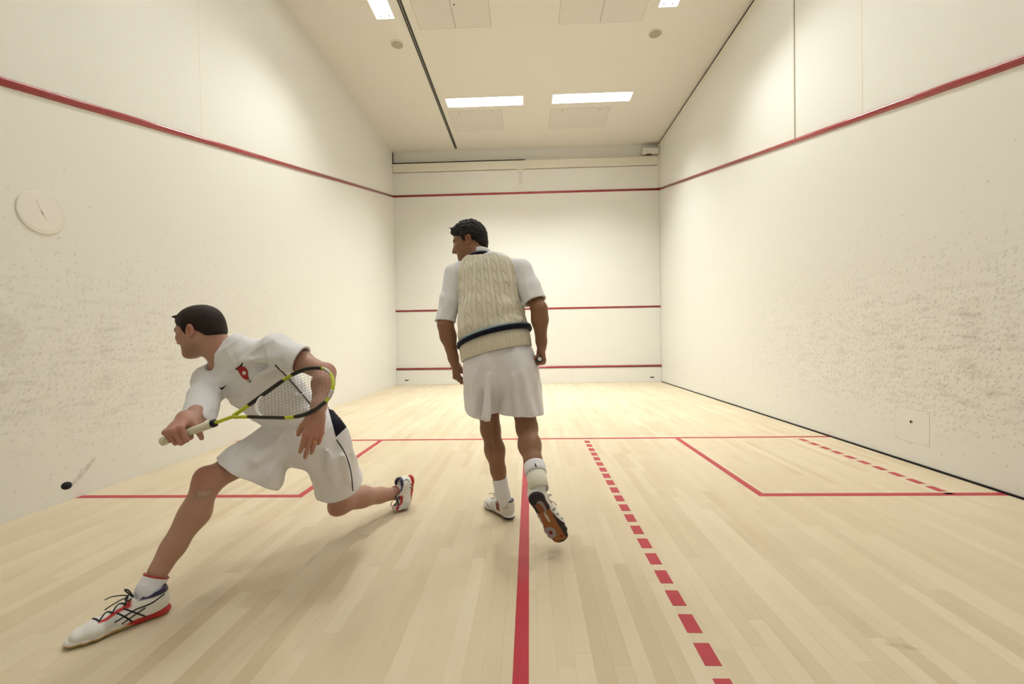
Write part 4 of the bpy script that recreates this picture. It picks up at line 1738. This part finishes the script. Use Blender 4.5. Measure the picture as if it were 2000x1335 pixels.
Hs.ball(hw_(0, -.022, .040), np.array([.0800, .098, .088]), HR, 0.01)
Hs.ball(hw_(0, .022, .066), np.array([.068, .082, .066]), HR, 0.02)
Hs.ball(hw_(0, -.060, .010), np.array([.070, .056, .070]), HR, 0.02)
Hs.ball(hw_(0, -.072, -.034), np.array([.054, .036, .050]), HR, 0.02)
rg = np.random.default_rng(11)
for i in range(90):          # locks
    th, ph = rg.uniform(0, 6.28), rg.uniform(0.05, 1.25)
    d_ = np.array([math.sin(ph) * math.cos(th) * .078, math.sin(ph) * math.sin(th) * .098 - .012, math.cos(ph) * .092 + .040])
    if d_[1] > .07 and d_[2] < .07:
        continue
    a_ = hw_(*(d_ * 0.97))
    dr = _n(HR @ np.array([rg.normal(0, .5), 0.6 + rg.normal(0, .4), 0.35 + rg.normal(0, .3)]))
    Hs.limb(a_, a_ + dr * rg.uniform(.014, .028), rg.uniform(.007, .010), .0022, 0.008)
for i in range(14):          # tuft over the brow
    a_ = hw_(rg.uniform(-.05, .05), .072 + rg.uniform(-.012, .012), .088 + rg.uniform(-.012, .010))
    dr = _n(HR @ np.array([rg.normal(0, .35), 1.0, rg.uniform(-.2, .7)]))
    Hs.limb(a_, a_ + dr * rg.uniform(.02, .036), .008, .0016, 0.006)
for s in (-1, 1):            # sideburns
    Hs.limb(hw_(s * .0715, .020, .03), hw_(s * .0695, .016, -.022), .013, .006, 0.01)
    Hs.ball(hw_(s * .084, -.010, -.012), np.array([.020, .024, .032]), HR, 0.006, 's')
Hs.cut(hw_(0, .080, .052), HR @ np.array([0, 1.0, -0.95]), 0.012)
Hs.cut(hw_(0, .036, .0), HR @ np.array([0, .75, -.62]), 0.014)
Hs.cut(hw_(0, -.03, -.072), HR @ np.array([0, .12, -1.0]), 0.008)


def strands(Rm, c_, amp, fr):
    def fn(P):
        L = (P - c_.astype(np.float32)) @ Rm.astype(np.float32)
        th = np.arctan2(L[:, 0], L[:, 2] + .03)
        return (-amp * (np.sin(th * fr + 3 * np.sin(L[:, 1] * 60)) * 0.6 + np.sin(th * fr * 1.9 + 2.5 * np.sin(L[:, 1] * 85 + 1)) * 0.4)).astype(np.float32)
    return fn


Hs.warp(strands(HR, hc, .0012, 31), .004)
Hs.warp(fold_field(77, 120, .0035, .4, HR @ np.array([0.2, 1, .4])), .004)
solid_obj('hair', Hs, 0.0024, M['hair_b'], walker, 1)

# white shirt under the vest: sleeves and collar
T = Solid()
slL, slR = at(869, 628, 2.45), at(1046, 590, 2.38)
T.rings([(at(962, 640, 2.44), sideP, .175, .118), (at(956, 560, 2.47), sideT, .178, .113), (at(951, 525, 2.49), sideT, .155, .092)], 0.03)
T.limb(at(935, 512, 2.50), B['shL'], .058, .066, 0.04)
T.limb(at(948, 510, 2.49), B['shR'], .058, .066, 0.04)
dL, dR = _n(slL - B['shL']), _n(slR - B['shR'])
T.limb(B['shL'], B['shL'] * .4 + slL * .6, .072, .064, 0.03)
T.limb(B['shL'] * .4 + slL * .6, slL + dL * .05, .064, .062, 0.02)
T.limb(B['shR'], B['shR'] * .4 + slR * .6, .072, .070, 0.03)
T.limb(B['shR'] * .4 + slR * .6, slR + dR * .05, .070, .074, 0.02)
T.warp(fold_field(3, 26, .0060, .5, dL), .008)
cL = slL + dL * 0.003
T.limb(cL - dL * .05, cL + dL * .08, .048, .052, 0.003, 's')
cR = slR - dR * 0.004
T.limb(cR - dR * .05, cR + dR * .08, .056, .064, 0.003, 's')


def local_cut(Sx, c_, nrm, r_):
    """trim a sleeve or leg end square, leaving the rest alone"""
    c_, nrm = np.asarray(c_, float), _n(nrm)

    def fn(P):
        q = P - c_.astype(np.float32)
        h_ = q @ nrm.astype(np.float32)
        d_ = q - h_[:, None] * nrm.astype(np.float32)
        return np.maximum(-h_, np.sqrt((d_ * d_).sum(1)) - r_)
    Sx._add(fn, c_ - r_ - .12, c_ + r_ + .12, 0.0015, 's')


local_cut(T, cL, dL + np.array([0.12, 0, -.15]), .10)
local_cut(T, cR, dR + np.array([0.05, 0, -.35]), .10)
shirt = solid_obj('shirt', T, 0.0034, M['shirt_w'], walker, 2)
tag(shirt, 'white short sleeved shirt under the vest')
nc = at(938, 499, 2.515)
band('collar', nc, _n((1, .1, .10)), _n((0.02, 1, -.35)), .066, .066, [(0, -.012), (.006, -.012), (.004, .016), (.000, .024), (-.006, .018)], M['shirt_w'], shirt, 80)

# cable-knit vest
K = Solid()
K.rings([(at(966, 668, 2.43), sideP, .208, .150), (at(963, 645, 2.43), sideP, .207, .146), (at(959, 605, 2.44), sideP, .198, .136), (at(956, 565, 2.46), sideT, .192, .130),
         (at(953, 535, 2.48), sideT, .186, .122), (at(949, 514, 2.49), sideT, .150, .098)], 0.02)
K.limb(at(938, 510, 2.50), at(902, 533, 2.52), .066, .070, 0.03)
K.limb(at(950, 515, 2.49), at(1004, 532, 2.465), .052, .072, 0.03)
# armholes and neck
aL, aR = at(884, 556, 2.52), at(1026, 552, 2.45)
K.slab(aL + np.array([.012, 0, .14]), aL + np.array([0.012, 0, -.10]), (0, 1, 0), (.085, .040), (.080, .042), 0.008, 's')
K.slab(aR + np.array([-.004, 0, .14]), aR + np.array([-.008, 0, -.10]), (0, 1, 0), (.085, .040), (.080, .042), 0.008, 's')
K.limb(nc + np.array([0, .01, -.02]), nc + np.array([-.02, .02, .12]), .074, .085, 0.006, 's')
local_cut(K, nc + np.array([0, 0, .020]), (-.10, -.30, 1), .20)
K.cut(at(965, 656, 2.43), -np.cross(_n((1, 0, .15)), _n((0, 1, -.26))), 0.004)
for f0, f1_, ra_ in (((902, 628, 2.35), (960, 578, 2.335), .016), ((908, 643, 2.345), (990, 598, 2.32), .016), ((985, 632, 2.305), (1018, 622, 2.32), .018), ((905, 612, 2.36), (925, 585, 2.35), .012)):
    K.limb(at(*f0), at(*f1_), ra_, ra_ * .8, 0.06)
local_cut(K, at(985, 500, 2.47), (.45, -.2, 1), .09)
K.warp(fold_field(8, 11, .010, .8, (0.5, 0, 1.0)), .010)
kc, kax = at(958, 590, 2.45), _n(at(949, 514, 2.49) - at(965, 668, 2.43))
ksd = _n(sideP - kax * (sideP @ kax))
kfw = np.cross(kax, ksd)


def cables(V, N):
    q = V - kc
    u = np.arctan2(q @ ksd, -(q @ kfw)) * 0.185
    v = q @ kax
    per = .071
    c_ = np.round(u / per)
    x = u - c_ * per                       # -0.031 .. 0.031 across one repeat
    gap = np.exp(-((np.abs(x) - .0185) / .0022) ** 2)          # purl grooves both sides of a cable
    body = np.clip(1 - (x / .018) ** 2, 0, 1)
    ph = (v + c_ * 0.011) / .069
    fr = ph - np.floor(ph)
    hook = np.exp(-((x - .016 + 0.044 * np.clip(fr, 0, .55)) / .0034) ** 2) * (fr < .55) * np.clip(fr / .12, 0, 1)
    ribs = np.cos(u * 2 * math.pi / .0062) * 0.0004
    return .0016 * body - .0060 * gap - .0058 * hook * (np.abs(x) < .0185) + ribs


vest = solid_obj('vest', K, 0.0024, M['knit'], walker, 1, cables)
tag(vest, 'cream cable knit vest with navy and pale blue edging')
hcn = at(968, 677, 2.43)
ribw = lambda q: .0022 * math.cos(q * 64)
hup = np.cross(sideP, (0, 1, 0))
bst = at(965, 653, 2.43)
band('ribbed_hem', hcn, sideP, (0, 1, 0), .205, .150, [(0.004, .060), (.008, .03), (.008, -.030), (.004, -.036), (-.004, -.034), (-.006, .060)], M['knit'], vest, 640, ribw,
     lambda q: 0.020 * math.cos(q) - .030 * math.sin(q) - .010)
band('navy_band', bst, sideP, (0, 1, 0), .211, .153, [(-.004, -.020), (.010, -.020), (.017, -.014), (.018, -.004), (.013, .006), (.004, .010), (-.004, .0)], M['navy'], vest, 160, None,
     lambda q: 0.028 * math.cos(q) - .040 * math.sin(q) - .012)
band('pale_blue_band', bst, sideP, (0, 1, 0), .211, .153, [(.004, .007), (.014, .005), (.015, .010), (.009, .016), (.0, .018), (-.004, .012)], M['blue'], vest, 160, None,
     lambda q: 0.028 * math.cos(q) - .040 * math.sin(q) - .012)
kt = bvh(vest)
ns, nf = _n((1, .05, .10)), _n((0.0, 1, -.42))
ncb = nc + np.array([.004, 0, -.026])
band('navy_neck_edge', ncb, ns, nf, .093, .085, [(-.006, -.014), (.002, -.014), (.006, -.006), (.004, .002), (-.004, .003)], M['navy'], vest, 100)
band('pale_blue_neck_edge', ncb, ns, nf, .089, .081, [(-.006, .000), (.004, .001), (.005, .007), (.000, .012), (-.006, .010)], M['blue'], vest, 100)
for nm, px_ in (('armhole_edge', [(897, 522), (897, 540), (897, 562), (897, 580), (898, 592)]), ('armhole_edge', [(1001, 514), (1004, 528), (1007, 550), (1009, 572), (1012, 590)])):
    seam(nm, kt, px_, .0060, M['knit'], vest, 30, .001)

# shorts
P_ = Solid()
P_.rings([(at(971, 682, 2.43), sideP, .192, .130), (at(974, 700, 2.43), sideP, .208, .142), (at(977, 730, 2.43), sideP, .215, .150)], 0.03)
hL, hR_ = at(942, 809, 2.45), at(1019, 804, 2.40)
P_.slab(at(945, 722, 2.44), hL + np.array([0, 0, -.06]), (1, .1, 0), (.125, .145), (.098, .125), 0.03)
P_.slab(at(1012, 722, 2.42), hR_ + np.array([0, 0, -.06]), (1, .1, 0), (.120, .145), (.142, .140), 0.03)
P_.limb(at(950, 715, 2.38), at(947, 740, 2.38), .10, .10, 0.04)
P_.limb(at(1010, 715, 2.36), at(1012, 740, 2.36), .10, .10, 0.04)
P_.warp(fold_field(21, 17, .011, .10, (0.05, 0, 1)), .012)
P_.limb(at(975, 698, 2.262), at(971, 775, 2.25), .013, .024, 0.022, 's')
P_.limb(at(974, 772, 2.27), at(969, 835, 2.24), .010, .034, 0.02, 's')
P_.limb(at(974, 790, 2.40), at(970, 840, 2.42), .012, .030, 0.02, 's')
for f0, f1_, ra_, rb_ in (((1004, 735, 2.262), (1010, 808, 2.262), .006, .014), ((1044, 740, 2.32), (1052, 806, 2.34), .008, .014), ((1020, 730, 2.262), (1036, 808, 2.28), .012, .024), ((932, 735, 2.305), (928, 806, 2.31), .010, .018),
                          ((954, 735, 2.27), (950, 814, 2.255), .012, .026)):
    P_.limb(at(*f0), at(*f1_), ra_, rb_, 0.035)
for f0, f1_ in (((942, 700, 2.30), (962, 712, 2.29)), ((935, 708, 2.31), (950, 716, 2.30)), ((1000, 690, 2.30), (1006, 735, 2.28))):
    P_.limb(at(*f0), at(*f1_), .010, .005, 0.02)
P_.slab(hL + np.array([0, 0, .05]), hL + np.array([0, 0, -.10]), (1, .1, 0), (.080, .105), (.092, .118), 0.004, 's')
P_.slab(hR_ + np.array([0, 0, .05]), hR_ + np.array([0, 0, -.10]), (1, .1, 0), (.118, .115), (.132, .128), 0.004, 's')
local_cut(P_, hL + np.array([0, 0, -.008]), (-.24, 0, -1), .17)
local_cut(P_, hR_ + np.array([0, 0, -.006]), (-.03, 0, -1), .19)
shorts_b = solid_obj('shorts', P_, 0.0036, M['shorts_w'], walker, 2)
tag(shorts_b, 'loose white shorts')


def make_sock(parent, ank, up_dir, foot, length, r0, r1, name='sock'):
    Q = Solid()
    u_ = _n(up_dir)
    Q.limb(ank - u_ * .01, ank + u_ * length, r0, r1, 0.02)
    Q.limb(ank, foot, r0, r0 * .9, 0.02)
    Q.limb(ank + u_ * (length - .02), ank + u_ * (length + .1), r1 - .007, r1 - .006, 0.002, 's')
    local_cut(Q, ank + u_ * length, u_, .09)
    return solid_obj(name, Q, 0.0028, M['sock_w'], parent, 1, lambda V, N: .0006 * np.sin((V @ u_) * 900))


sk = make_sock(walker, B['ankL'], B['kneL'] - B['ankL'], oL + RL @ np.array([0, .055, .055]), .088, .041, .0455)
shR = B['kneR'] - B['ankR']
sk2 = make_sock(walker, B['ankR'], shR, oR + RR @ np.array([0, .055, .060]), .105, .044, .054)
ur = _n(shR)
sx = _n(np.cross(ur, (0, 0, 1)))
band('turned_cuff', B['ankR'] + ur * .080, sx, np.cross(ur, sx), .051, .051, [(-.001, -.036), (.005, -.035), (.007, -.016), (.0065, .012), (.004, .024), (-.002, .026)], M['sock_w'], sk2, 60)
band('bandage', B['ankR'] + ur * .018, sx, np.cross(ur, sx), .0455, .0455, [(-.001, -.066), (.004, -.064), (.0055, -.02), (.006, .022), (-.001, .024)], M['tape'], sk2, 60)
skt = BVHTree.FromObject(bpy.data.objects['turned_cuff'], bpy.context.evaluated_depsgraph_get())
blot('logo', skt, [(1044, 905), (1046, 904.5), (1047.5, 908), (1048.5, 911.5), (1046.5, 912), (1045, 909)], M['ink'], sk2)
make_shoe(walker, oL, RL, GREY_SHOE, 1.08)
make_shoe(walker, oR, RR, GREY_SHOE, 1.22)
# the racket in the right hand, pointing forward
hp = B['wrR'] + alR * .077 - bkR * .030
rk_b = make_racket(hp - axR * .062, _n(axR * 0.97 + np.array([-0.04, 0, 0.0])), (0.2, 0, 1), 'dark squash racket in the walking person\'s right hand, its round butt facing out',
                   dict(grip=M['ink'], cap=M['white_print'], main=M['track'], bridge=M['ink'], string=M['white_print'], bands=[('bumper', 30, 43, M['ink'], 0)]))
# ------------------------------------------------------------------ person lunging for the ball
A = {}
A['hipR'], A['hipL'] = at(556, 848, 2.14), at(630, 850, 2.10)
A['kneR'], A['ankR'] = at(408, 938, 1.84), at(293, 1146, 1.65)
A['kneL'], A['ankL'] = at(665, 982, 2.27), at(778, 961, 2.65)
A['shL'], A['shR'] = at(547, 684, 1.93), at(410, 742, 2.01)
A['elL'], A['wrL'] = at(635, 728, 1.79), at(620, 806, 1.63)
A['elR'], A['wrR'] = at(390, 802, 1.82), at(372, 826, 1.64)
hc1 = at(391, 645, 1.97)
HR1 = frame((-0.98, -0.02, -0.24), (-0.22, 0.02, 1.0))
sd_c = _n(A['shL'] - A['shR'])            # towards his left
sd_p = _n(A['hipL'] - A['hipR'])
S = Solid()
add_head(S, hc1, HR1, 1.0)
nb = at(452, 700, 1.99)
S.limb(hc1 + HR1 @ np.array([0, -.036, -.034]), at(456, 698, 1.995), .054, .060, 0.03)
S.limb(hc1 + HR1 @ np.array([0, -.005, -.060]), at(445, 706, 1.985), .047, .056, 0.03)
S.rings([(at(598, 845, 2.13), sd_p, .150, .10), (at(570, 810, 2.11), sd_p, .135, .09), (at(535, 772, 2.07), (sd_p + sd_c), .138, .09),
         (at(500, 738, 2.03), sd_c, .150, .10), (at(470, 712, 2.00), sd_c, .130, .08)], 0.03)
S.limb(nb, A['shL'], .050, .048, 0.04)
S.limb(nb, A['shR'], .050, .048, 0.04)
kR = _n(_n(A['kneR'] - A['hipR']) - _n(A['ankR'] - A['kneR']))
add_leg(S, A['hipR'] * .94 + A['kneR'] * .06 - np.array([0, 0, .012]), A['kneR'], A['ankR'], kR, None, 0.97)
kL = _n(_n(A['kneL'] - A['hipL']) - _n(A['ankL'] - A['kneL']))
add_leg(S, A['hipL'], A['kneL'], A['ankL'], kL, None, 1.02)


add_arm2(S, A['shL'], A['elL'], A['wrL'], 1.0)
add_arm2(S, A['shR'], A['elR'], A['wrR'], 0.88)
# feet
o1, R1 = on_floor(334, 1190), frame(on_floor(138, 1262) - on_floor(334, 1190), (0, 0, 1))
o1[2] = 0.001
o2 = at(806, 927, 2.70)
R2 = frame((-0.06, -0.22, -0.97), (-0.62, -0.78, 0.10))
S.limb(A['ankR'], o1 + R1 @ np.array([0, .055, .055]), .033, .030, 0.02)
S.limb(o1 + R1 @ np.array([0, .055, .050]), o1 + R1 @ np.array([0, .19, .030]), .028, .022, 0.02)
S.limb(A['ankL'], o2 + R2 @ np.array([0, .055, .050]), .033, .030, 0.02)
S.limb(o2 + R2 @ np.array([0, .055, .045]), o2 + R2 @ np.array([0, .15, .030]), .028, .022, 0.02)
# left hand hanging open, back of the hand towards the lens
al = _n(at(598, 915, 1.60) - at(618, 810, 1.63))
bk = _n(CAM - A['wrL'])
bk = _n(bk - al * (bk @ al) + 0.15 * CR)
bk = _n(bk - al * (bk @ al))
ax = _n(np.cross(al, bk))
ax = ax if ax @ CR < 0 else -ax        # index finger on the photo's left
lh = add_hand(S, A['wrL'], np.stack([ax, al, bk], 1), 1, [(.30, .28, .2), (.22, .22, .15), (.30, .30, .2), (.42, .45, .3)], (.02, .0, -.01, -.03), thumb=(.55, .3, .35), sc_=0.98)
# right hand closed round the grip
butt = at(316, 862, 1.60)
tip = at(677, 735, 1.655)
rax = _n(tip - butt)
hd = at(352, 845, 1.585)                # middle of the fist on the grip
alr = _n(np.array([-0.40, -0.70, -0.52]))
alr = _n(alr - rax * (alr @ rax))
bkr = np.cross(alr, rax)
bkr = bkr if bkr[2] > 0 else -bkr
axr = rax                               # index finger nearest the racket head
pc = butt + rax * 0.070                 # on the handle axis inside the fist
wr_new = pc - alr * 0.080 + bkr * 0.032
S.limb(A['wrR'], wr_new, .025, .025, 0.03)
add_hand(S, wr_new, np.stack([axr, alr, bkr], 1), 1, [(1.15, 1.50, .8), (1.25, 1.5, .8), (1.3, 1.5, .8), (1.3, 1.5, .8)], (.10, .03, -.02, -.06), thumb=(.75, .25, .5), sc_=1.06)
reds = [(A['kneR'] + kR * .04, .10, .65), (A['kneL'] + kL * .04, .10, .55), (A['elL'], .07, .45), (A['wrL'] + al * .09, .11, .55), (pc, .10, .75), (at(445, 690, 1.92), .12, .35)]
lunger = solid_obj('person', S, H_BODY, M['skin_a'], None, 2, None,
                   skin_cols((0.455, 0.258, 0.190), (0.46, 0.165, 0.125), hc1, HR1, None, 0.55, reds))
tag(lunger, 'person lunging low in a white crested shirt and white shorts, swinging a racket', 'person')

# short hair
Hs = Solid()


def hq(x, y, z):
    return hc1 + HR1 @ np.array([x, y, z])


Hs.ball(hq(0, -.016, .036), np.array([.0785, .099, .0845]), HR1, 0.01)
Hs.ball(hq(0, .015, .050), np.array([.066, .078, .066]), HR1, 0.02)
Hs.ball(hq(0, -.062, .000), np.array([.066, .052, .064]), HR1, 0.02)
Hs.ball(hq(0, -.076, -.026), np.array([.050, .034, .036]), HR1, 0.02)
rg = np.random.default_rng(5)
for i in range(12):
    a_ = hq(rg.uniform(-.045, .045), .056 + rg.uniform(-.01, .006), .088 + rg.uniform(-.008, .004))
    Hs.limb(a_, a_ + HR1 @ np.array([rg.normal(0, .006), .016 + rg.uniform(-.004, .005), rg.uniform(-.010, .004)]), .008, .003, 0.008)
for s in (-1, 1):
    Hs.limb(hq(s * .0715, .022, .03), hq(s * .0690, .018, -.014), .012, .006, 0.01)
    Hs.ball(hq(s * .085, -.010, -.014), np.array([.020, .024, .030]), HR1, 0.006, 's')
Hs.cut(hq(0, .082, .056), HR1 @ np.array([0, 1.0, -0.85]), 0.010)
Hs.cut(hq(0, .040, .0), HR1 @ np.array([0, .80, -.55]), 0.012)
Hs.cut(hq(0, -.03, -.044), HR1 @ np.array([0, .02, -1.0]), 0.008)
Hs.warp(strands(HR1, hc1, .0008, 55), .002)
solid_obj('hair', Hs, 0.0024, M['hair_a'], lunger, 1)

# shirt
T = Solid()
T.rings([(at(600, 850, 2.13), sd_p, .182, .138), (at(574, 812, 2.11), sd_p, .168, .122), (at(540, 775, 2.07), (sd_p + sd_c), .170, .122),
         (at(505, 742, 2.03), sd_c, .182, .124), (at(474, 716, 2.00), sd_c, .165, .104), (at(452, 700, 1.985), sd_c, .10, .085)], 0.03)
sl1, sr1 = at(592, 704, 1.84), at(393, 798, 1.83)
d1, d2 = _n(sl1 - A['shL']), _n(sr1 - A['shR'])
T.limb(nb, A['shL'], .068, .068, 0.05)
T.limb(nb, A['shR'], .066, .068, 0.05)
T.limb(A['shL'], sl1 + d1 * .11, .073, .074, 0.04)
T.limb(A['shR'], sr1 + d2 * .10, .071, .068, 0.05)
T.limb(at(480, 694, 1.965), at(461, 669, 1.965), .072, .050, 0.04)
calm = [(sl1, .16), (sr1, .18)]
for f0, f1_, ra_ in (((470, 690, 1.905), (455, 725, 1.90), .008), ((545, 700, 1.84), (480, 705, 1.88), .010), ((552, 712, 1.85), (500, 735, 1.89), .010),
                     ((415, 765, 1.93), (445, 740, 1.92), .010), ((560, 830, 2.0), (600, 860, 2.01), .010), ((545, 800, 1.98), (600, 800, 2.0), .010), ((520, 790, 1.97), (590, 770, 1.97), .009),
                     ((378, 765, 1.85), (408, 735, 1.95), .008)):
    T.limb(at(*f0), at(*f1_), ra_, ra_ * .6, 0.045)
T.warp(fold_field(14, 19, .010, .6, _n(sl1 - nb), calm), .010)
T.warp(fold_field(31, 9, .011, .3, (0.4, 0.2, 1), calm), .010)
T.limb(sl1 - d1 * .04, sl1 + d1 * .14, .056, .058, 0.002, 's')
T.limb(sr1 - d2 * .01, sr1 + d2 * .14, .052, .052, 0.002, 's')
local_cut(T, at(590, 697, 1.84), _n(.91 * CR - .40 * CU + .10 * CF), .14)
local_cut(T, at(383, 805, 1.82), _n(-.22 * CR - .97 * CU + .12 * CF), .20)
# neck opening and hem
nd = _n(hc1 - nb)
T.limb(at(419, 706, 1.96), at(399, 648, 1.95), .050, .094, 0.004, 's')
upT = _n(at(540, 775, 2.07) - at(600, 850, 2.13))
T.cut(at(604, 862, 2.12), -upT + np.array([0, 0, -.25]), 0.003)
T.slab(at(590, 840, 2.12), at(640, 905, 2.16), sd_p, (.168, .124), (.19, .14), 0.004, 's')
shirt1 = solid_obj('shirt', T, 0.0033, M['shirt_w'], lunger, 2)
tag(shirt1, 'white sports shirt with a red crest and black piping')

# shorts
P_ = Solid()
fR = _n(A['kneR'] - A['hipR'])
fL = _n(A['kneL'] - A['hipL'])
cR_ = at(484, 911, 1.99)
cL_ = at(664, 948, 2.22)
P_.rings([(at(588, 822, 2.12), sd_p, .160, .120), (at(602, 848, 2.13), sd_p, .178, .138), (at(606, 862, 2.13), sd_p, .170, .14)], 0.03)
P_.slab(at(560, 850, 2.12), cR_, (0.2, .3, 1), (.122, .115), (.120, .114), 0.04)
P_.limb(cR_, cR_ + fR * .07, .121, .121, 0.03)
P_.limb(at(505, 908, 2.02), at(520, 935, 1.98), .085, .085, 0.05)
P_.slab(at(632, 858, 2.11), cL_, (1, .2, .1), (.128, .120), (.118, .118), 0.04)
P_.limb(cL_, cL_ + fL * .06, .116, .118, 0.03)
calm = [(cR_, .13), (cL_, .13)]
for f0, f1_, ra_ in (((560, 858, 2.02), (500, 900, 1.90), .012), ((578, 866, 2.03), (525, 920, 1.93), .012), ((600, 872, 1.99), (625, 940, 2.06), .012), ((640, 880, 1.98), (655, 945, 2.08), .012),
                     ((575, 850, 2.0), (540, 850, 2.02), .010), ((672, 890, 2.04), (680, 940, 2.12), .008)):
    P_.limb(at(*f0), at(*f1_), ra_, ra_ * .8, 0.05)
P_.warp(fold_field(40, 15, .012, .4, fR, calm), .010)
P_.limb(cR_ - fR * .01, cR_ + fR * .14, .098, .104, 0.004, 's')
P_.limb(at(498, 908, 2.06), at(512, 935, 2.03), .055, .060, 0.01, 's')
P_.limb(cL_ - fL * .05, cL_ + fL * .12, .100, .104, 0.004, 's')
local_cut(P_, at(489, 920, 1.99), _n(-.55 * CR - .83 * CU - .25 * CF), .19)
local_cut(P_, cL_, _n(fL + np.array([0.0, 0.1, 0])), .17)
shorts1 = solid_obj('shorts', P_, 0.0035, M['shorts_w'], lunger, 2)
tag(shorts1, 'white shorts with a thin black side stripe')

# socks, shoes
uS = _n(A['kneR'] - A['ankR'])
sk3 = make_sock(lunger, A['ankR'], uS, o1 + R1 @ np.array([0, .055, .055]), .042, .041, .0445)
sx = _n(np.cross(uS, (0, 0, 1)))
band('red_rim', A['ankR'] + uS * .042, sx, np.cross(uS, sx), .0435, .0435, [(-.003, -.003), (.0018, -.003), (.0022, .001), (-.003, .002)], M['red_print'], sk3, 60)
uS2 = _n(A['kneL'] - A['ankL'])
sk4 = make_sock(lunger, A['ankL'], uS2, o2 + R2 @ np.array([0, .055, .050]), .030, .041, .043)
sx2 = _n(np.cross(uS2, (0, 0, 1)))
band('red_rim', A['ankL'] + uS2 * .030, sx2, np.cross(uS2, sx2), .042, .042, [(-.003, -.003), (.0018, -.003), (.0022, .001), (-.003, .002)], M['red_print'], sk4, 60)
f1 = make_shoe(lunger, o1, R1, RED_SHOE, 1.06)
f2 = make_shoe(lunger, o2, R2, RED_SHOE, 1.08, bend=1.25)
ft = bvh(f1)
for px_ in ([(224, 1215), (245, 1202), (266, 1189)], [(238, 1218), (262, 1201), (284, 1186)], [(228, 1196), (246, 1205), (259, 1214)], [(242, 1188), (262, 1195), (284, 1203)],
            [(266, 1189), (296, 1177), (321, 1159)]):
    seam('side_stripe', ft, px_, .0026, M['ink'], f1, 14, 0)
ft2 = bvh(f2)
for px_ in ([(789, 938), (795, 936), (799, 941)], [(801, 944), (806, 948)], [(800, 950), (804, 954)]):
    seam('side_stripe', ft2, px_, .0024, M['ink'], f2, 10, 0)

# prints and piping on the shirt
tt = bvh(shirt1)
ts = bvh(shorts1)
Va, Qa = o_geo[shirt1.name]
Vb, Qb = o_geo[shorts1.name]
tboth = BVHTree.FromPolygons(np.concatenate([Va, Vb]).tolist(), np.concatenate([Qa, Qb + len(Va)]).tolist())
seam('piping', tt, [(538, 712), (556, 731), (575, 752), (592, 772), (606, 789)], .0026, M['ink'], shirt1, 40, .0022)
patch('side_panel', tboth, [(640, 794), (653, 800), (678, 832), (656, 853)], M['navy_mesh'], shirt1)
crest = blot('crest', tt, [(462, 718), (466, 715.5), (472, 714.5), (478, 716), (482, 720), (484.5, 726), (484.5, 732), (486, 737), (487, 740.5), (482, 741.5), (477, 739.5), (472, 735), (467, 727)], M['red_print'], shirt1)
if crest:
    blot('crest_ball', tt, [(473, 727), (475, 724.2), (478, 723.8), (480.5, 725.5), (481.3, 728.3), (480, 731), (477, 732), (474, 730.5)], M['white_print'], crest, .0022)
    blot('crest_bird', tt, [(459, 721), (464, 716), (470, 713), (473, 708), (475, 708), (472, 715), (467, 718), (463, 722)], M['ink'], crest)
    for pl in ([(483.5, 745), (486.5, 740.5)], [(486.0, 746.5), (489.5, 741.5)], [(487.8, 744.2), (491.5, 742.6)], [(487.8, 744.2), (489.8, 747.0)]):
        seam('crest_letter', tt, pl, .0010, M['ink'], crest, 4, .001)
blot('chest_mark', tt, [(428, 755.5), (432.5, 757.5), (442.5, 751), (434, 761), (431, 759)], M['ink'], shirt1)
seam('stripe', ts, [(657, 858), (671, 880), (681, 905), (686, 930), (689, 958)], .0024, M['ink'], shorts1, 40, .0020)

# ring on the ring finger
rp = lh[2]
ringc = rp[0] * .45 + rp[1] * .55
ra_ = _n(rp[1] - rp[0])
rs_ = _n(np.cross(ra_, bk))
band('ring', ringc, rs_, np.cross(ra_, rs_), .0100, .0100, [(-.001, -.002), (.0010, -.002), (.0014, 0), (.0010, .002), (-.001, .002)], M['gold'], lunger, 40)
# white kinesio tape blobs on the shin below the knee
bt = bvh(lunger)
blot('plaster', bt, [(383, 962), (388, 957), (394, 960), (398, 956), (404, 959), (411, 956), (414, 961), (408, 968), (401, 969), (395, 973), (388, 974), (383, 969)],
     plain('pale_plaster', (0.50, 0.34, 0.27), 0.6, var=0.25), lunger, .0002, .0004)

M['lime'] = plain('lime_lacquer', (0.52, 0.60, 0.03), 0.3, var=0.05)
M['graph'] = plain('black_lacquer', (0.016, 0.016, 0.014), 0.3, var=0.1)
M['silver'] = plain('silver_lacquer', (0.55, 0.55, 0.52), 0.3, 0.3, var=0.05)
M['grip_w'] = plain('cream_grip', (0.66, 0.63, 0.48), 0.7, var=0.08)
M['string'] = plain('dark_string', (0.10, 0.09, 0.09), 0.4, var=0.1)
upw = _n(np.array([0.05, 0.50, 0.87]))
rk_a = make_racket(butt, rax, upw, 'lime and black squash racket held by the lunging person',
                   dict(grip=M['grip_w'], cap=M['grip_w'], main=M['lime'], bridge=M['white_print'], string=M['string'],
                        bands=[('black_band', 7, 20, M['graph'], 0), ('bumper', 22, 36, M['graph'], 0), ('silver_band', 37, 43, M['silver'], 0)]))

# ------------------------------------------------------------------ the ball in flight
bm = bmesh.new()
bmesh.ops.create_icosphere(bm, subdivisions=4, radius=0.0203)
rg = np.random.default_rng(2)
for v in bm.verts:
    v.co *= 1 + 0.004 * math.sin(v.co.x * 900) * math.sin(v.co.y * 800)
ball = from_bm('squash_ball', bm, plain('black_rubber', (0.012, 0.010, 0.016), 0.6, spec=0.3, var=0.3, vscale=200), None, True)
ball.location = at(130, 948, 2.12)
tag(ball, 'small black rubber ball in mid air beside the left wall', 'ball')
